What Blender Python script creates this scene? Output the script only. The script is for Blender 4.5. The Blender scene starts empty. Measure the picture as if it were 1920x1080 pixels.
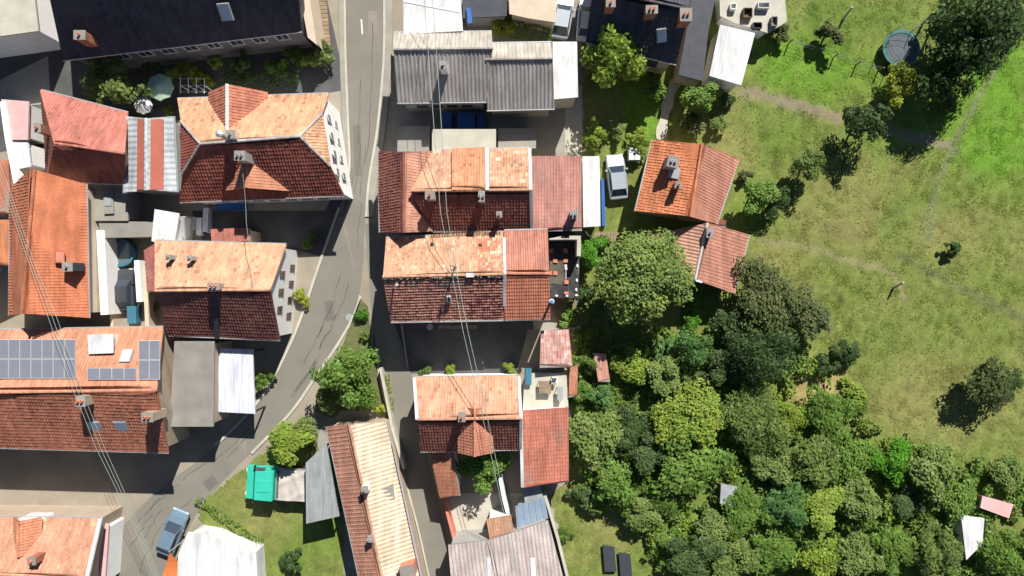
import bpy, math, random
import numpy as np
from mathutils import Vector, Matrix

# ------------------------------------------------------------------ camera, world, sun, exposure
SC = bpy.context.scene
COL = SC.collection
S, H = 0.05, 65.0            # metres per photo pixel on the ground, camera height

def P(px, py, z=0.0):
    k = S * (H - z) / H
    return Vector(((px - 960) * k, (540 - py) * k, z))

cam_d = bpy.data.cameras.new('drone_camera')
cam = bpy.data.objects.new('drone_camera', cam_d)
COL.objects.link(cam)
cam.location = (0, 0, H)
cam_d.sensor_width = 36
cam_d.angle = 2 * math.atan(960 * S / H)
cam_d.clip_end = 2000
SC.camera = cam

SUN = Vector((0.40, 1.0, 1.0)).normalized()
w = bpy.data.worlds.new('World'); SC.world = w; w.use_nodes = True
nt = w.node_tree
sky = nt.nodes.new('ShaderNodeTexSky'); sky.sky_type = 'NISHITA'; sky.sun_disc = False
sky.air_density = 0.75; sky.dust_density = 0.3; sky.ozone_density = 2.0; sky.altitude = 300
sky.sun_elevation = math.asin(SUN.z); sky.sun_rotation = math.atan2(SUN.x, SUN.y)
bg = nt.nodes['Background']; bg.inputs['Strength'].default_value = 0.05
nt.links.new(sky.outputs[0], bg.inputs[0])
sun_d = bpy.data.lights.new('sun', 'SUN'); sun_d.energy = 5.0; sun_d.angle = math.radians(0.5)
sun_d.color = (1.0, 0.955, 0.88)
sun = bpy.data.objects.new('sun', sun_d); COL.objects.link(sun)
sun.rotation_euler = SUN.to_track_quat('Z', 'Y').to_euler(); sun.location = (20, 50, 50)
SC.view_settings.view_transform = 'Standard'; SC.view_settings.look = 'None'
SC.view_settings.exposure = 0.60; SC.view_settings.gamma = 1.0
SC.view_settings.use_curve_mapping = False
SC.cycles.max_bounces = 6; SC.cycles.diffuse_bounces = 2; SC.cycles.transparent_max_bounces = 6

random.seed(7)
RNG = np.random.default_rng(11)

# ------------------------------------------------------------------ materials
def mat(name, col=(.5, .5, .5), rough=.85, amt=.18, scale=1.2, fine=.12, fscale=14, tint=False, bump=.0,
        bscale=30, spec=.3, metal=0.0, streak=None, transl=0.0):
    m = bpy.data.materials.new(name); m.use_nodes = True
    t = m.node_tree; N = t.nodes; L = t.links
    b = N['Principled BSDF']
    b.inputs['Roughness'].default_value = rough
    b.inputs['Specular IOR Level'].default_value = spec
    b.inputs['Metallic'].default_value = metal
    geo = N.new('ShaderNodeNewGeometry')
    def noise(sc, det, vec=None):
        n = N.new('ShaderNodeTexNoise'); n.inputs['Scale'].default_value = sc; n.inputs['Detail'].default_value = det
        L.new(vec if vec is not None else geo.outputs['Position'], n.inputs['Vector']); return n
    def rng(n, a):
        r = N.new('ShaderNodeMapRange'); r.inputs[1].default_value = .25; r.inputs[2].default_value = .75
        r.inputs[3].default_value = 1 - a; r.inputs[4].default_value = 1 + a; L.new(n.outputs[0], r.inputs[0]); return r
    n1 = rng(noise(scale, 4), amt); n2 = rng(noise(fscale, 3), fine)
    mul = N.new('ShaderNodeMath'); mul.operation = 'MULTIPLY'
    L.new(n1.outputs[0], mul.inputs[0]); L.new(n2.outputs[0], mul.inputs[1])
    fac = mul
    if streak:
        mp = N.new('ShaderNodeMapping'); mp.inputs['Scale'].default_value = streak
        L.new(geo.outputs['Position'], mp.inputs['Vector'])
        n3 = rng(noise(1.0, 3, mp.outputs[0]), .25)
        mul2 = N.new('ShaderNodeMath'); mul2.operation = 'MULTIPLY'
        L.new(fac.outputs[0], mul2.inputs[0]); L.new(n3.outputs[0], mul2.inputs[1]); fac = mul2
    sc = N.new('ShaderNodeVectorMath'); sc.operation = 'SCALE'
    if tint:
        a = N.new('ShaderNodeAttribute'); a.attribute_name = 'tint'
        L.new(a.outputs['Color'], sc.inputs[0])
    else:
        sc.inputs[0].default_value = col
    L.new(fac.outputs[0], sc.inputs['Scale'])
    L.new(sc.outputs[0], b.inputs['Base Color'])
    if bump:
        bn = noise(bscale, 4); bp = N.new('ShaderNodeBump'); bp.inputs['Strength'].default_value = bump
        bp.inputs['Distance'].default_value = .05
        L.new(bn.outputs[0], bp.inputs['Height']); L.new(bp.outputs[0], b.inputs['Normal'])
    if transl:
        tr = N.new('ShaderNodeBsdfTranslucent'); L.new(sc.outputs[0], tr.inputs[0])
        mx = N.new('ShaderNodeMixShader'); mx.inputs[0].default_value = transl
        L.new(b.outputs[0], mx.inputs[1]); L.new(tr.outputs[0], mx.inputs[2])
        L.new(mx.outputs[0], N['Material Output'].inputs[0])
    return m

M = {}
M['tile'] = mat('clay_tile', tint=True, rough=.8, amt=.17, scale=.7, fine=.16, fscale=7, streak=(2.2, .35, .6))
M['deck'] = mat('roof_boards', (.16, .09, .06))
M['leaf'] = mat('leaf', tint=True, rough=.55, amt=.12, scale=.8, fine=.1, spec=.25, transl=.45)
M['blade'] = mat('grass_blade', tint=True, rough=.7, amt=.15, scale=.5, fine=.1, spec=.1, transl=.35)
M['meadow'] = mat('meadow_soil', tint=True, rough=.95, amt=.22, scale=.9, fine=.22, fscale=6, bump=.25, bscale=9)
M['bark'] = mat('bark', (.11, .085, .06), bump=.5)
M['asphalt'] = mat('old_asphalt', (.20, .187, .158), rough=.9, amt=.1, scale=.35, fine=.08, fscale=30, bump=.15, bscale=60)
M['concrete'] = mat('concrete', (.29, .275, .24), amt=.16, scale=.7, bump=.1)
M['pale_concrete'] = mat('pale_concrete', (.45, .43, .36), amt=.12, scale=.9, bump=.1)
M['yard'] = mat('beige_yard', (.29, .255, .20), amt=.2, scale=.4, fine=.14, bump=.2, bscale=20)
M['shade_and_crack_dark'] = mat('shade_and_crack_dark', (.085, .085, .085), amt=.25, scale=.6, bump=.2)  # darkened albedo that paints shade into yard ground; also fills road cracks
M['dirt'] = mat('dirt_track', (.20, .165, .115), amt=.25, scale=.7, fine=.25, bump=.5, bscale=15)
M['plaster'] = mat('white_plaster', (.84, .83, .81), amt=.05)
M['beige'] = mat('beige_plaster', (.55, .46, .35), amt=.08)
M['tan'] = mat('tan_plaster', (.42, .34, .26), amt=.1)
M['greyplaster'] = mat('grey_plaster', (.35, .34, .33), amt=.1)
M['darkwall'] = mat('dim_wall', (.14, .13, .135), amt=.25, scale=1.5)
M['brick'] = mat('brick_red', (.33, .14, .09), amt=.2, bump=.4)
M['white'] = mat('white_sheet', (.60, .60, .60), amt=.16, scale=.6, fine=.07, streak=(2.5, .3, 1))
M['lavender'] = mat('pale_sheet', (.56, .58, .66), amt=.06, streak=(4, .3, 1))
M['grey'] = mat('grey_sheet', (.26, .28, .28), amt=.12, streak=(5, .4, 1))
M['fibre'] = mat('fibre_cement', (.33, .30, .275), amt=.18, scale=.6, streak=(3, .25, 1))
M['felt'] = mat('grey_felt', (.25, .235, .21), amt=.2, scale=.6, bump=.2)
M['slate'] = mat('dark_slate', (.045, .05, .065), rough=.6, amt=.2)
M['pinksheet'] = mat('pink_sheet', (.62, .38, .37), amt=.12)
M['redsheet'] = mat('red_sheet', (.38, .12, .085), amt=.1)
M['steel'] = mat('bright_steel', (.62, .63, .64), rough=.4, metal=.6, amt=.08)
M['zinc'] = mat('zinc', (.42, .44, .46), rough=.5, metal=.4, amt=.12)
M['dark'] = mat('dark_metal', (.04, .042, .05), rough=.6, amt=.15)
M['tarp'] = mat('black_tarp', (.042, .042, .042), rough=.55, amt=.4, scale=1.1, fine=.25, fscale=5, bump=.6, bscale=3)
M['browntarp'] = mat('faded_tarp', (.095, .085, .065), rough=.7, amt=.3, scale=1.0, bump=.5, bscale=3)
M['terracotta'] = mat('terracotta_block', (.55, .21, .14), amt=.12)
M['glass'] = mat('window_glass', (.035, .05, .07), rough=.12, spec=.7, amt=.1)
M['skyglass'] = mat('roof_glass', (.22, .30, .40), rough=.2, spec=.7, amt=.1)
M['frame'] = mat('window_frame', (.55, .54, .52), amt=.05)
M['brownframe'] = mat('brown_frame', (.13, .085, .06), amt=.1)
M['solar'] = mat('solar_cells', (.14, .15, .18), rough=.35, spec=.6, amt=.06, fine=.08, fscale=20)
M['alu'] = mat('aluminium', (.6, .6, .62), rough=.45, metal=.5, amt=.05)
M['teal'] = mat('teal_paint', (.04, .47, .35), rough=.4, amt=.06)
M['silver'] = mat('silver_paint', (.42, .47, .52), rough=.3, metal=.35, amt=.04)
M['bluegrey'] = mat('blue_grey_paint', (.20, .29, .38), rough=.3, metal=.3, amt=.05)
M['anthracite'] = mat('anthracite_paint', (.05, .055, .065), rough=.35, amt=.05)
M['whitepaint'] = mat('white_paint', (.78, .78, .77), rough=.35, amt=.04)
M['rubber'] = mat('rubber', (.02, .02, .02), amt=.1)
M['lamp'] = mat('lamp_lens', (.7, .7, .66), rough=.2)
M['wire'] = mat('weathered_wire', (.28, .36, .31), rough=.6, amt=.05)
M['blue'] = mat('blue_plastic', (.03, .11, .36), rough=.5, amt=.1)
M['cyan'] = mat('cyan_plastic', (.05, .17, .25), rough=.5, amt=.1)
M['water'] = mat('pool_water', (.09, .14, .17), rough=.1, spec=.6, amt=.15)
M['mint'] = mat('mint_cloth', (.46, .62, .47), rough=.9, amt=.06)
M['orange'] = mat('orange_cloth', (.68, .20, .06), rough=.85, amt=.06)
M['wood'] = mat('weathered_wood', (.26, .19, .13), amt=.2, streak=(1, 8, 1))
M['limepaint'] = mat('road_paint', (.62, .61, .57), amt=.15, fine=.2)

# ------------------------------------------------------------------ mesh helper
class MB:
    def __init__(s): s.v = []; s.f = []; s.c = []
    def face(s, pts, col=(.5, .5, .5)):
        n = len(s.v); s.v += [tuple(p) for p in pts]; s.f.append(tuple(range(n, n + len(pts)))); s.c.append(col)
    def prism(s, poly, z0, z1, col=(.5, .5, .5)):
        """poly: xy points (ccw); z0/z1 numbers or lists"""
        n = len(poly)
        if area(poly) < 0:
            poly = poly[::-1]
            if not isinstance(z0, (int, float)): z0 = z0[::-1]
            if not isinstance(z1, (int, float)): z1 = z1[::-1]
        a = [z0] * n if isinstance(z0, (int, float)) else z0
        b = [z1] * n if isinstance(z1, (int, float)) else z1
        k = len(s.v)
        s.v += [(p[0], p[1], a[i]) for i, p in enumerate(poly)] + [(p[0], p[1], b[i]) for i, p in enumerate(poly)]
        s.f.append(tuple(range(k + n - 1, k - 1, -1))); s.f.append(tuple(range(k + n, k + 2 * n)))
        for i in range(n):
            j = (i + 1) % n; s.f.append((k + i, k + j, k + n + j, k + n + i))
        s.c += [col] * (n + 2)
    def box(s, c, sz, rz=0.0, col=(.5, .5, .5)):
        cx, cy, cz = c; hx, hy, hz = sz[0] / 2, sz[1] / 2, sz[2] / 2
        ca, sa = math.cos(rz), math.sin(rz)
        s.prism([(cx + ca * x - sa * y, cy + sa * x + ca * y) for x, y in ((-hx, -hy), (hx, -hy), (hx, hy), (-hx, hy))], cz - hz, cz + hz, col)
    def slab(s, poly, n, th, col=(.5, .5, .5)):
        """polygon in 3d (ccw seen from +n) given thickness th below"""
        k = len(s.v); m = len(poly); d = Vector(n) * -th
        s.v += [tuple(p) for p in poly] + [tuple(Vector(p) + d) for p in poly]
        s.f.append(tuple(range(k, k + m))); s.f.append(tuple(range(k + 2 * m - 1, k + m - 1, -1)))
        for i in range(m):
            j = (i + 1) % m; s.f.append((k + i, k + m + i, k + m + j, k + j))
        s.c += [col] * (m + 2)
    def tube(s, pts, r, n=6, col=(.5, .5, .5), cap=True):
        pts = [Vector(p) for p in pts]
        rs = [r] * len(pts) if isinstance(r, (int, float)) else r
        k = len(s.v)
        for i, p in enumerate(pts):
            d = (pts[min(i + 1, len(pts) - 1)] - pts[max(i - 1, 0)]).normalized()
            a = d.cross(Vector((0, 0, 1)) if abs(d.z) < .9 else Vector((1, 0, 0))).normalized(); b = d.cross(a)
            for j in range(n):
                t = 2 * math.pi * j / n; q = p + (a * math.cos(t) + b * math.sin(t)) * rs[i]; s.v.append(tuple(q))
        for i in range(len(pts) - 1):
            for j in range(n):
                j2 = (j + 1) % n
                s.f.append((k + i * n + j, k + (i + 1) * n + j, k + (i + 1) * n + j2, k + i * n + j2)); s.c.append(col)
        if cap:
            s.f.append(tuple(range(k, k + n))); s.c.append(col)
            e = k + (len(pts) - 1) * n
            s.f.append(tuple(range(e + n - 1, e - 1, -1))); s.c.append(col)
    def lathe(s, c, prof, n=12, col=(.5, .5, .5), cap=True):
        k = len(s.v); m = len(prof)
        for r, z in prof:
            for j in range(n):
                t = 2 * math.pi * j / n; s.v.append((c[0] + r * math.cos(t), c[1] + r * math.sin(t), c[2] + z))
        for i in range(m - 1):
            for j in range(n):
                j2 = (j + 1) % n; s.f.append((k + i * n + j, k + i * n + j2, k + (i + 1) * n + j2, k + (i + 1) * n + j)); s.c.append(col)
        if not cap: return
        s.f.append(tuple(range(k + n - 1, k - 1, -1))); s.c.append(col)
        s.f.append(tuple(range(k + (m - 1) * n, k + m * n))); s.c.append(col)
    def mesh(s, name, m, off=(0, 0, 0)):
        me = bpy.data.meshes.new(name)
        o = Vector(off)
        me.from_pydata([tuple(Vector(v) - o) for v in s.v], [], s.f)
        a = me.attributes.new('tint', 'FLOAT_COLOR', 'FACE')
        a.data.foreach_set('color', np.array([(c[0], c[1], c[2], 1.0) for c in s.c], dtype=np.float32).ravel())
        me.materials.append(m)
        return me

def area(p): return sum(p[i][0] * p[(i + 1) % len(p)][1] - p[(i + 1) % len(p)][0] * p[i][1] for i in range(len(p)))

LABELS = {}
def tag(o, label, cat, group=None):
    o['label'] = label; o['category'] = cat
    if group: o['group'] = group
    return o
def thing(name, label, cat, loc=(0, 0, 0), group=None, rz=0.0):
    o = bpy.data.objects.new(name, None); COL.objects.link(o); o.location = loc; o.rotation_euler.z = rz
    o.empty_display_size = .3
    return tag(o, label, cat, group)
def wloc(o):
    l = Vector(o.location)
    while o.parent: o = o.parent; l += Vector(o.location)
    return l
def part(name, mb, m, parent, stuff=False, local=False, label=None):
    """mesh part; world coordinates in mb unless local"""
    off = (0, 0, 0) if local else wloc(parent)
    o = bpy.data.objects.new(name, mb.mesh(name, m, off)); COL.objects.link(o); o.parent = parent
    if stuff: o['kind'] = 'stuff'
    if label: o['label'] = label
    return o
def single(name, mb, m, label, cat, loc=None, group=None):
    if loc is None: loc = mb.v[0][:2] + (0,)
    near0 = max(abs(v[0]) + abs(v[1]) for v in mb.v) < 4 and Vector(loc).xy.length > 4     # mesh drawn about the origin
    o = bpy.data.objects.new(name, mb.mesh(name, m, (0, 0, 0) if near0 else loc)); COL.objects.link(o); o.location = loc
    return tag(o, label, cat, group)
def struct(name, mb, m):
    o = bpy.data.objects.new(name, mb.mesh(name, m)); COL.objects.link(o); o['kind'] = 'structure'; return o
def copy_tree(o, parent=None):
    c = o.copy(); COL.objects.link(c); c.parent = parent
    for ch in o.children: copy_tree(ch, c)
    return c

# ------------------------------------------------------------------ roof coverings
def span(poly, v):
    us = []
    n = len(poly)
    for i in range(n):
        (u0, v0), (u1, v1) = poly[i], poly[(i + 1) % n]
        if (v0 - v) * (v1 - v) <= 0 and abs(v1 - v0) > 1e-9:
            us.append(u0 + (u1 - u0) * (v - v0) / (v1 - v0))
    return (min(us), max(us)) if len(us) >= 2 else None

def basis(poly):
    a, b = Vector(poly[0]), Vector(poly[1])
    u = (b - a).normalized()
    top = sum((Vector(p) for p in poly[2:]), Vector()) / (len(poly) - 2)
    n = u.cross(top - a).normalized()
    if n.z < 0: n = -n
    v = n.cross(u)
    if v.dot(top - a) < 0: v = -v
    return a, u, v, n

def vary(c, amt, rnd):
    k = 1 + rnd.uniform(-amt, amt); h = rnd.uniform(-amt, amt) * .35
    return (max(0, c[0] * k * (1 + h * .3)), max(0, c[1] * k * (1 + h)), max(0, c[2] * k * (1 + h * 1.3)))

def tiles(mb, poly, pal, tw=.24, th=.34, rise=.045, roll=.035, seed=1, colfun=None, lift=.02, wob=.012):
    """lay single clay tiles over the slope poly (first edge = eave)"""
    rnd = random.Random(seed)
    base, amt, odd = pal[:3]
    a, u, v, n = basis(poly)
    P2 = [((Vector(p) - a).dot(u), (Vector(p) - a).dot(v)) for p in poly]
    vmax = max(q[1] for q in P2)
    rows = max(1, int(round(vmax / th))); th = vmax / rows
    for r in range(rows):
        v0, v1 = r * th, (r + 1) * th
        s0 = span(P2, v0 + 1e-4); s1 = span(P2, v1 - 1e-4)
        if not s0 or not s1: continue
        k0 = math.floor(min(s0[0], s1[0]) / tw); k1 = math.ceil(max(s0[1], s1[1]) / tw)
        for k in range(k0, k1):
            ua, ub = k * tw, (k + 1) * tw
            A0, B0 = max(ua, s0[0]), min(ub, s0[1]); A1, B1 = max(ua, s1[0]), min(ub, s1[1])
            if B0 - A0 < .04 and B1 - A1 < .04: continue
            if B0 < A0: A0 = B0 = min(max(A0, s0[0]), s0[1])
            if B1 < A1: A1 = B1 = min(max(A1, s1[0]), s1[1])
            dz = rnd.uniform(-wob, wob) + .035 * math.sin(ua * .85 + seed) * math.sin(v0 * .8 + seed * .7); dv = rnd.uniform(-wob, wob)
            q = rnd.random()
            c = base
            for pr, oc in odd:
                if q < pr: c = oc; break
                q -= pr
            c = vary(c, amt, rnd)
            if colfun:
                mid = a + u * ((ua + ub) / 2) + v * ((v0 + v1) / 2)
                c = colfun(mid, c, rnd)
            lo, hi = [], []
            for t, hgt in ((0, 0), (.62, 0), (.8, roll), (1, roll * .6)):
                lo.append(a + u * (A0 + (B0 - A0) * t) + v * (v0 - .02 + dv) + n * (lift + rise + hgt + dz))
                hi.append(a + u * (A1 + (B1 - A1) * t) + v * (v1 + dv) + n * (lift + hgt + dz))
            i0 = len(mb.v)
            mb.v += [tuple(p) for p in lo] + [tuple(p) for p in hi]
            mb.v += [tuple(lo[0] - n * (rise + .02)), tuple(lo[3] - n * (rise + .04))]
            flip = u.cross(v).dot(n) < 0
            fs = [(i0 + j, i0 + j + 1, i0 + 5 + j, i0 + 4 + j) for j in range(3)] + [(i0 + 8, i0 + 9, i0 + 3, i0 + 2, i0 + 1, i0)]
            mb.f += [f[::-1] for f in fs] if flip else fs
            mb.c += [c] * 4

def corrugated(mb, poly, period=.34, amp=.045, lift=.02, col=(.3, .3, .3), var=.06, seed=1):
    rnd = random.Random(seed)
    a, u, v, n = basis(poly)
    P2 = [((Vector(p) - a).dot(v), (Vector(p) - a).dot(u)) for p in poly]
    umin, umax = min(q[1] for q in P2), max(q[1] for q in P2)
    step = period / 4; k = 0; prev = None; uu = umin + 1e-3
    flip = u.cross(v).dot(n) < 0
    sheet = col
    while uu < umax:
        s_ = span(P2, uu)
        if s_:
            h = lift + (0, amp, amp, 0)[k % 4]
            cur = (tuple(a + u * uu + v * s_[0] + n * h), tuple(a + u * uu + v * s_[1] + n * h))
            if k % 12 == 0: sheet = vary(col, var, rnd)
            if prev:
                i = len(mb.v); mb.v += [prev[0], cur[0], cur[1], prev[1]]
                f = (i, i + 1, i + 2, i + 3); mb.f.append(f[::-1] if flip else f); mb.c.append(sheet)
            prev = cur
        uu += step; k += 1

CLAY = ((.48, .27, .17), .10, [(.16, (.53, .34, .23)), (.16, (.41, .205, .125)), (.03, (.58, .45, .35))])
ORANGE = ((.47, .225, .13), .08, [(.04, (.40, .15, .07))])
REDCLAY = ((.40, .135, .085), .07, [(.05, (.33, .10, .06))])
PINKCLAY = ((.49, .25, .18), .06, [(.05, (.42, .18, .125))])
OLDRED = ((.44, .21, .15), .12, [(.10, (.43, .21, .14)), (.10, (.24, .10, .075)), (.004, (.42, .40, .37))])
DARKRED = ((.25, .095, .07), .10, [(.05, (.18, .07, .055))])  # mainly for slopes turned from the sun, their shade put into the tile colour
BROWNRED = ((.33, .135, .09), .09, [(.05, (.26, .10, .07))])
SLATE = ((.055, .06, .075), .12, [])

# ------------------------------------------------------------------ windows, chimneys, dormers
def wall_windows(t, p, q, z, n, ww=.9, hh=1.25, m0=.12, m1=.12, frame='frame', rows=1, dz=2.6):
    """windows on the wall p->q (outside on the right hand of p->q)"""
    p, q = Vector((p[0], p[1], 0)), Vector((q[0], q[1], 0))
    d = q - p; L = d.length; d.normalize(); nrm = Vector((d.y, -d.x, 0)); rz = math.atan2(d.y, d.x)
    for r in range(rows):
        for i in range(n):
            f = m0 + (1 - m0 - m1) * ((i + .5) / n)
            c = p + d * (L * f) + nrm * .02
            mb = MB()
            zz = z + r * dz
            for sx, sz, ox, oz in ((ww, .08, 0, hh / 2), (ww, .08, 0, -hh / 2), (.08, hh, -ww / 2, 0), (.08, hh, ww / 2, 0), (.05, hh, 0, 0)):
                cc = c + d * ox
                mb.box((cc.x, cc.y, zz + oz), (sx + .0, .06, sz), rz)
            mb.box((c.x + nrm.x * .04, c.y + nrm.y * .04, zz - hh / 2 - .07), (ww + .15, .12, .05), rz)
            w_ = part('window', mb, M[frame], t)
            g = MB(); g.box((c.x, c.y, zz), (ww - .03, .05, hh - .03), rz)
            part('pane', g, M['glass'], w_)

def chimney(t, px, py, ztop, zbase, sx=.65, sy=.55, m='brick', rz=0.0, pots=1, cap='felt', base_at=False):
    c = P(px, py, ztop)
    mb = MB(); mb.box((c.x, c.y, (ztop + zbase) / 2), (sx, sy, ztop - zbase), rz)
    o = part('chimney', mb, M[m], t)
    mb = MB(); mb.box((c.x, c.y, ztop + .045), (sx + .1, sy + .1, .07), rz)
    part('chimney_cap', mb, M[cap], o)
    for i in range(pots):
        dx = (i - (pots - 1) / 2) * .32
        mb = MB(); mb.lathe((c.x + dx * math.cos(rz), c.y + dx * math.sin(rz), ztop + .09), [(.12, 0), (.10, .2), (.12, .22), (.12, .25), (.07, .25), (.07, .05)], 8)
        part('chimney_pot', mb, M['terracotta' if m in ('brick', 'tan') else 'zinc'], o)
    return o

def skylight(t, px, py, z, slope_n, rz=0.0, w_=.8, h_=1.15, glass='skyglass', frame='zinc'):
    c = P(px, py, z); n = Vector(slope_n).normalized()
    u = Vector((math.cos(rz), math.sin(rz), 0)); u = (u - n * u.dot(n)).normalized(); v = n.cross(u)
    def quad(a, b, h): return [c + u * x + v * y + n * h for x, y in ((-a, -b), (a, -b), (a, b), (-a, b))]
    mb = MB(); mb.slab(quad(w_ / 2, h_ / 2, .16), n, .22)
    o = part('skylight', mb, M[frame], t)
    g = MB(); g.slab(quad(w_ / 2 - .08, h_ / 2 - .08, .18), n, .015); part('pane', g, M[glass], o)

def ridge_line(mb, a, b, r=.13, tl=.38, col=(.4, .2, .12), seed=3, amt=.12):
    rnd = random.Random(seed); a, b = Vector(a), Vector(b); L = (b - a).length; n = max(1, int(L / tl)); d = (b - a) / n
    for i in range(n):
        p = a + d * i + Vector((0, 0, rnd.uniform(-.01, .02))); q = a + d * (i + 1.06)
        mb.tube([p, q], [r * 1.08, r * .94], 6, vary(col, amt, rnd))

def roof_plane(deck, poly, cover, pal, seed, tw, th, colfun, tiles_mb):
    a, u, v, n = basis(poly)
    pts = [Vector(p) for p in poly]
    if sum(((pts[i] - pts[0]).cross(pts[i + 1] - pts[0])).dot(n) for i in range(1, len(pts) - 1)) < 0: pts = pts[::-1]
    deck.slab(pts, n, .14, pal[0] if isinstance(pal[0], tuple) else (.3, .3, .3))
    if cover == 'tile': tiles(tiles_mb, poly, pal, tw, th, seed=seed, colfun=colfun, **(pal[3] if len(pal) > 3 else {}))
    elif cover == 'corr': corrugated(tiles_mb, poly, period=tw, col=pal[0], var=pal[1], seed=seed)
    elif cover == 'seam': corrugated(tiles_mb, poly, period=tw, amp=.03, col=pal[0], var=pal[1], seed=seed)

def house(name, label, cat, A, B, R, zE, zR, wall='plaster', coverA='tile', coverB='tile', palA=CLAY, palB=OLDRED,
          clip0=None, clip1=None, over=.35, tw=.25, th=.36, colA=None, colB=None, seed=1, zEB=None, gutterA=True, gutterB=True,
          ridge_col=None, group=None, m_roof='tile'):
    """A,B: eave edges as pixel pairs (end 0, end 1); R ridge pixel pair. clip=(fraction up, inset m) makes a (half) hip at that end."""
    zB = zE if zEB is None else zEB
    a0, a1 = P(*A[0], zE), P(*A[1], zE); b0, b1 = P(*B[0], zB), P(*B[1], zB)
    r0, r1 = P(*R[0], zR), P(*R[1], zR)
    c = (a0 + a1 + b0 + b1) / 4
    t = thing(name, label, cat, (c.x, c.y, 0), group)
    ru = (r1 - r0).normalized()
    rr0, rr1 = r0.copy(), r1.copy()
    pa = [a0, a1]; pb = [b1, b0]; hips = []
    ca1 = cb1 = r1; ca0 = cb0 = r0
    if clip1:
        ca1, cb1 = a1.lerp(r1, clip1[0]), b1.lerp(r1, clip1[0]); rr1 = r1 - ru * clip1[1]
    if clip0:
        ca0, cb0 = a0.lerp(r0, clip0[0]), b0.lerp(r0, clip0[0]); rr0 = r0 + ru * clip0[1]
    pa += ([ca1] if clip1 and clip1[0] > 0 else []) + [rr1, rr0] + ([ca0] if clip0 and clip0[0] > 0 else [])
    pb += ([cb0] if clip0 and clip0[0] > 0 else []) + [rr0, rr1] + ([cb1] if clip1 and clip1[0] > 0 else [])
    planes = [(pa, coverA, palA, colA), (pb, coverB, palB, colB)]
    if clip1: planes.append(([ca1, cb1, rr1], coverA, palA, None))
    if clip0: planes.append(([cb0, ca0, rr0], coverA, palB, None))
    deck = MB(); covs = []
    for i, (poly, cv, pal, cf) in enumerate(planes):
        tm = MB(); roof_plane(deck, poly, cv, pal, seed * 10 + i, tw, th, cf, tm); covs.append((tm, cv))
    roof = part('roof', deck, M['tile'], t)
    for tm, cv in covs:
        if tm.f: part('roof_tiles' if cv == 'tile' else 'roof_sheets', tm, M['tile'], roof, stuff=True)
    rc = ridge_col or palA[0]
    rm = MB(); ridge_line(rm, rr0 + Vector((0, 0, .06)), rr1 + Vector((0, 0, .06)), col=rc, seed=seed)
    for cl, cA, cB, rr in ((clip0, ca0, cb0, rr0), (clip1, ca1, cb1, rr1)):
        if cl:
            up = Vector((0, 0, .05)); ridge_line(rm, cA + up, rr + up, .11, col=rc, seed=seed + 1); ridge_line(rm, cB + up, rr + up, .11, col=rc, seed=seed + 2)
    part('ridge_tiles', rm, M['tile'], roof, stuff=True)
    # walls
    def inset(p, end, side):
        toB = ((b0 + b1) - (a0 + a1)) / 2; toB -= ru * toB.dot(ru); toB.z = 0; toB.normalize()
        q = p + ru * (over if end == 0 else -over) + toB * (over if side == 'a' else -over)
        return Vector((q.x, q.y, 0))
    A0, A1, B0, B1 = inset(a0, 0, 'a'), inset(a1, 1, 'a'), inset(b0, 0, 'b'), inset(b1, 1, 'b')
    sl = (zR - zE) / max(.5, ((r0 - a0) - ru * (r0 - a0).dot(ru)).xy.length)
    zwa, zwb = zE + over * sl - .2, zB + over * (zR - zB) / max(.5, ((r0 - b0) - ru * (r0 - b0).dot(ru)).xy.length) - .2
    wm = MB()
    wm.face([A0, A1, (A1.x, A1.y, zwa), (A0.x, A0.y, zwa)]) ; wm.face([B1, B0, (B0.x, B0.y, zwb), (B1.x, B1.y, zwb)])
    for e, (X, Y, cl, rr, s_) in enumerate(((A0, B0, clip0, r0, 1), (A1, B1, clip1, r1, -1))):
        q = rr + ru * over * s_
        pts = [X, Y, (Y.x, Y.y, zwb)]
        if cl is None: pts.append((q.x, q.y, zR - .2))
        elif cl[0] > 0:
            f = cl[0]; m1 = Y.lerp(Vector((q.x, q.y, 0)), f); m2 = X.lerp(Vector((q.x, q.y, 0)), f)
            pts += [(m1.x, m1.y, zwb + (zR - .2 - zwb) * f - .1), (m2.x, m2.y, zwa + (zR - .2 - zwa) * f - .1)]
        pts.append((X.x, X.y, zwa)); wm.face(pts)
    part('wall', wm, M[wall], t)
    for gg, p, q, z in ((gutterA, a0, a1, zE), (gutterB, b0, b1, zB)):
        if gg:
            side = (p - (b0 if p is a0 else a0)); side.z = 0; side -= ru * side.dot(ru); side.normalize()
            g = MB(); o = side * .08 + Vector((0, 0, -.03)); g.tube([p + o, q + o], .075, 6); part('gutter', g, M['zinc'], t)
    t_info = dict(t=t, A0=A0, A1=A1, B0=B0, B1=B1, r0=rr0, r1=rr1, a0=a0, a1=a1, b0=b0, b1=b1)
    return t_info

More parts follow.
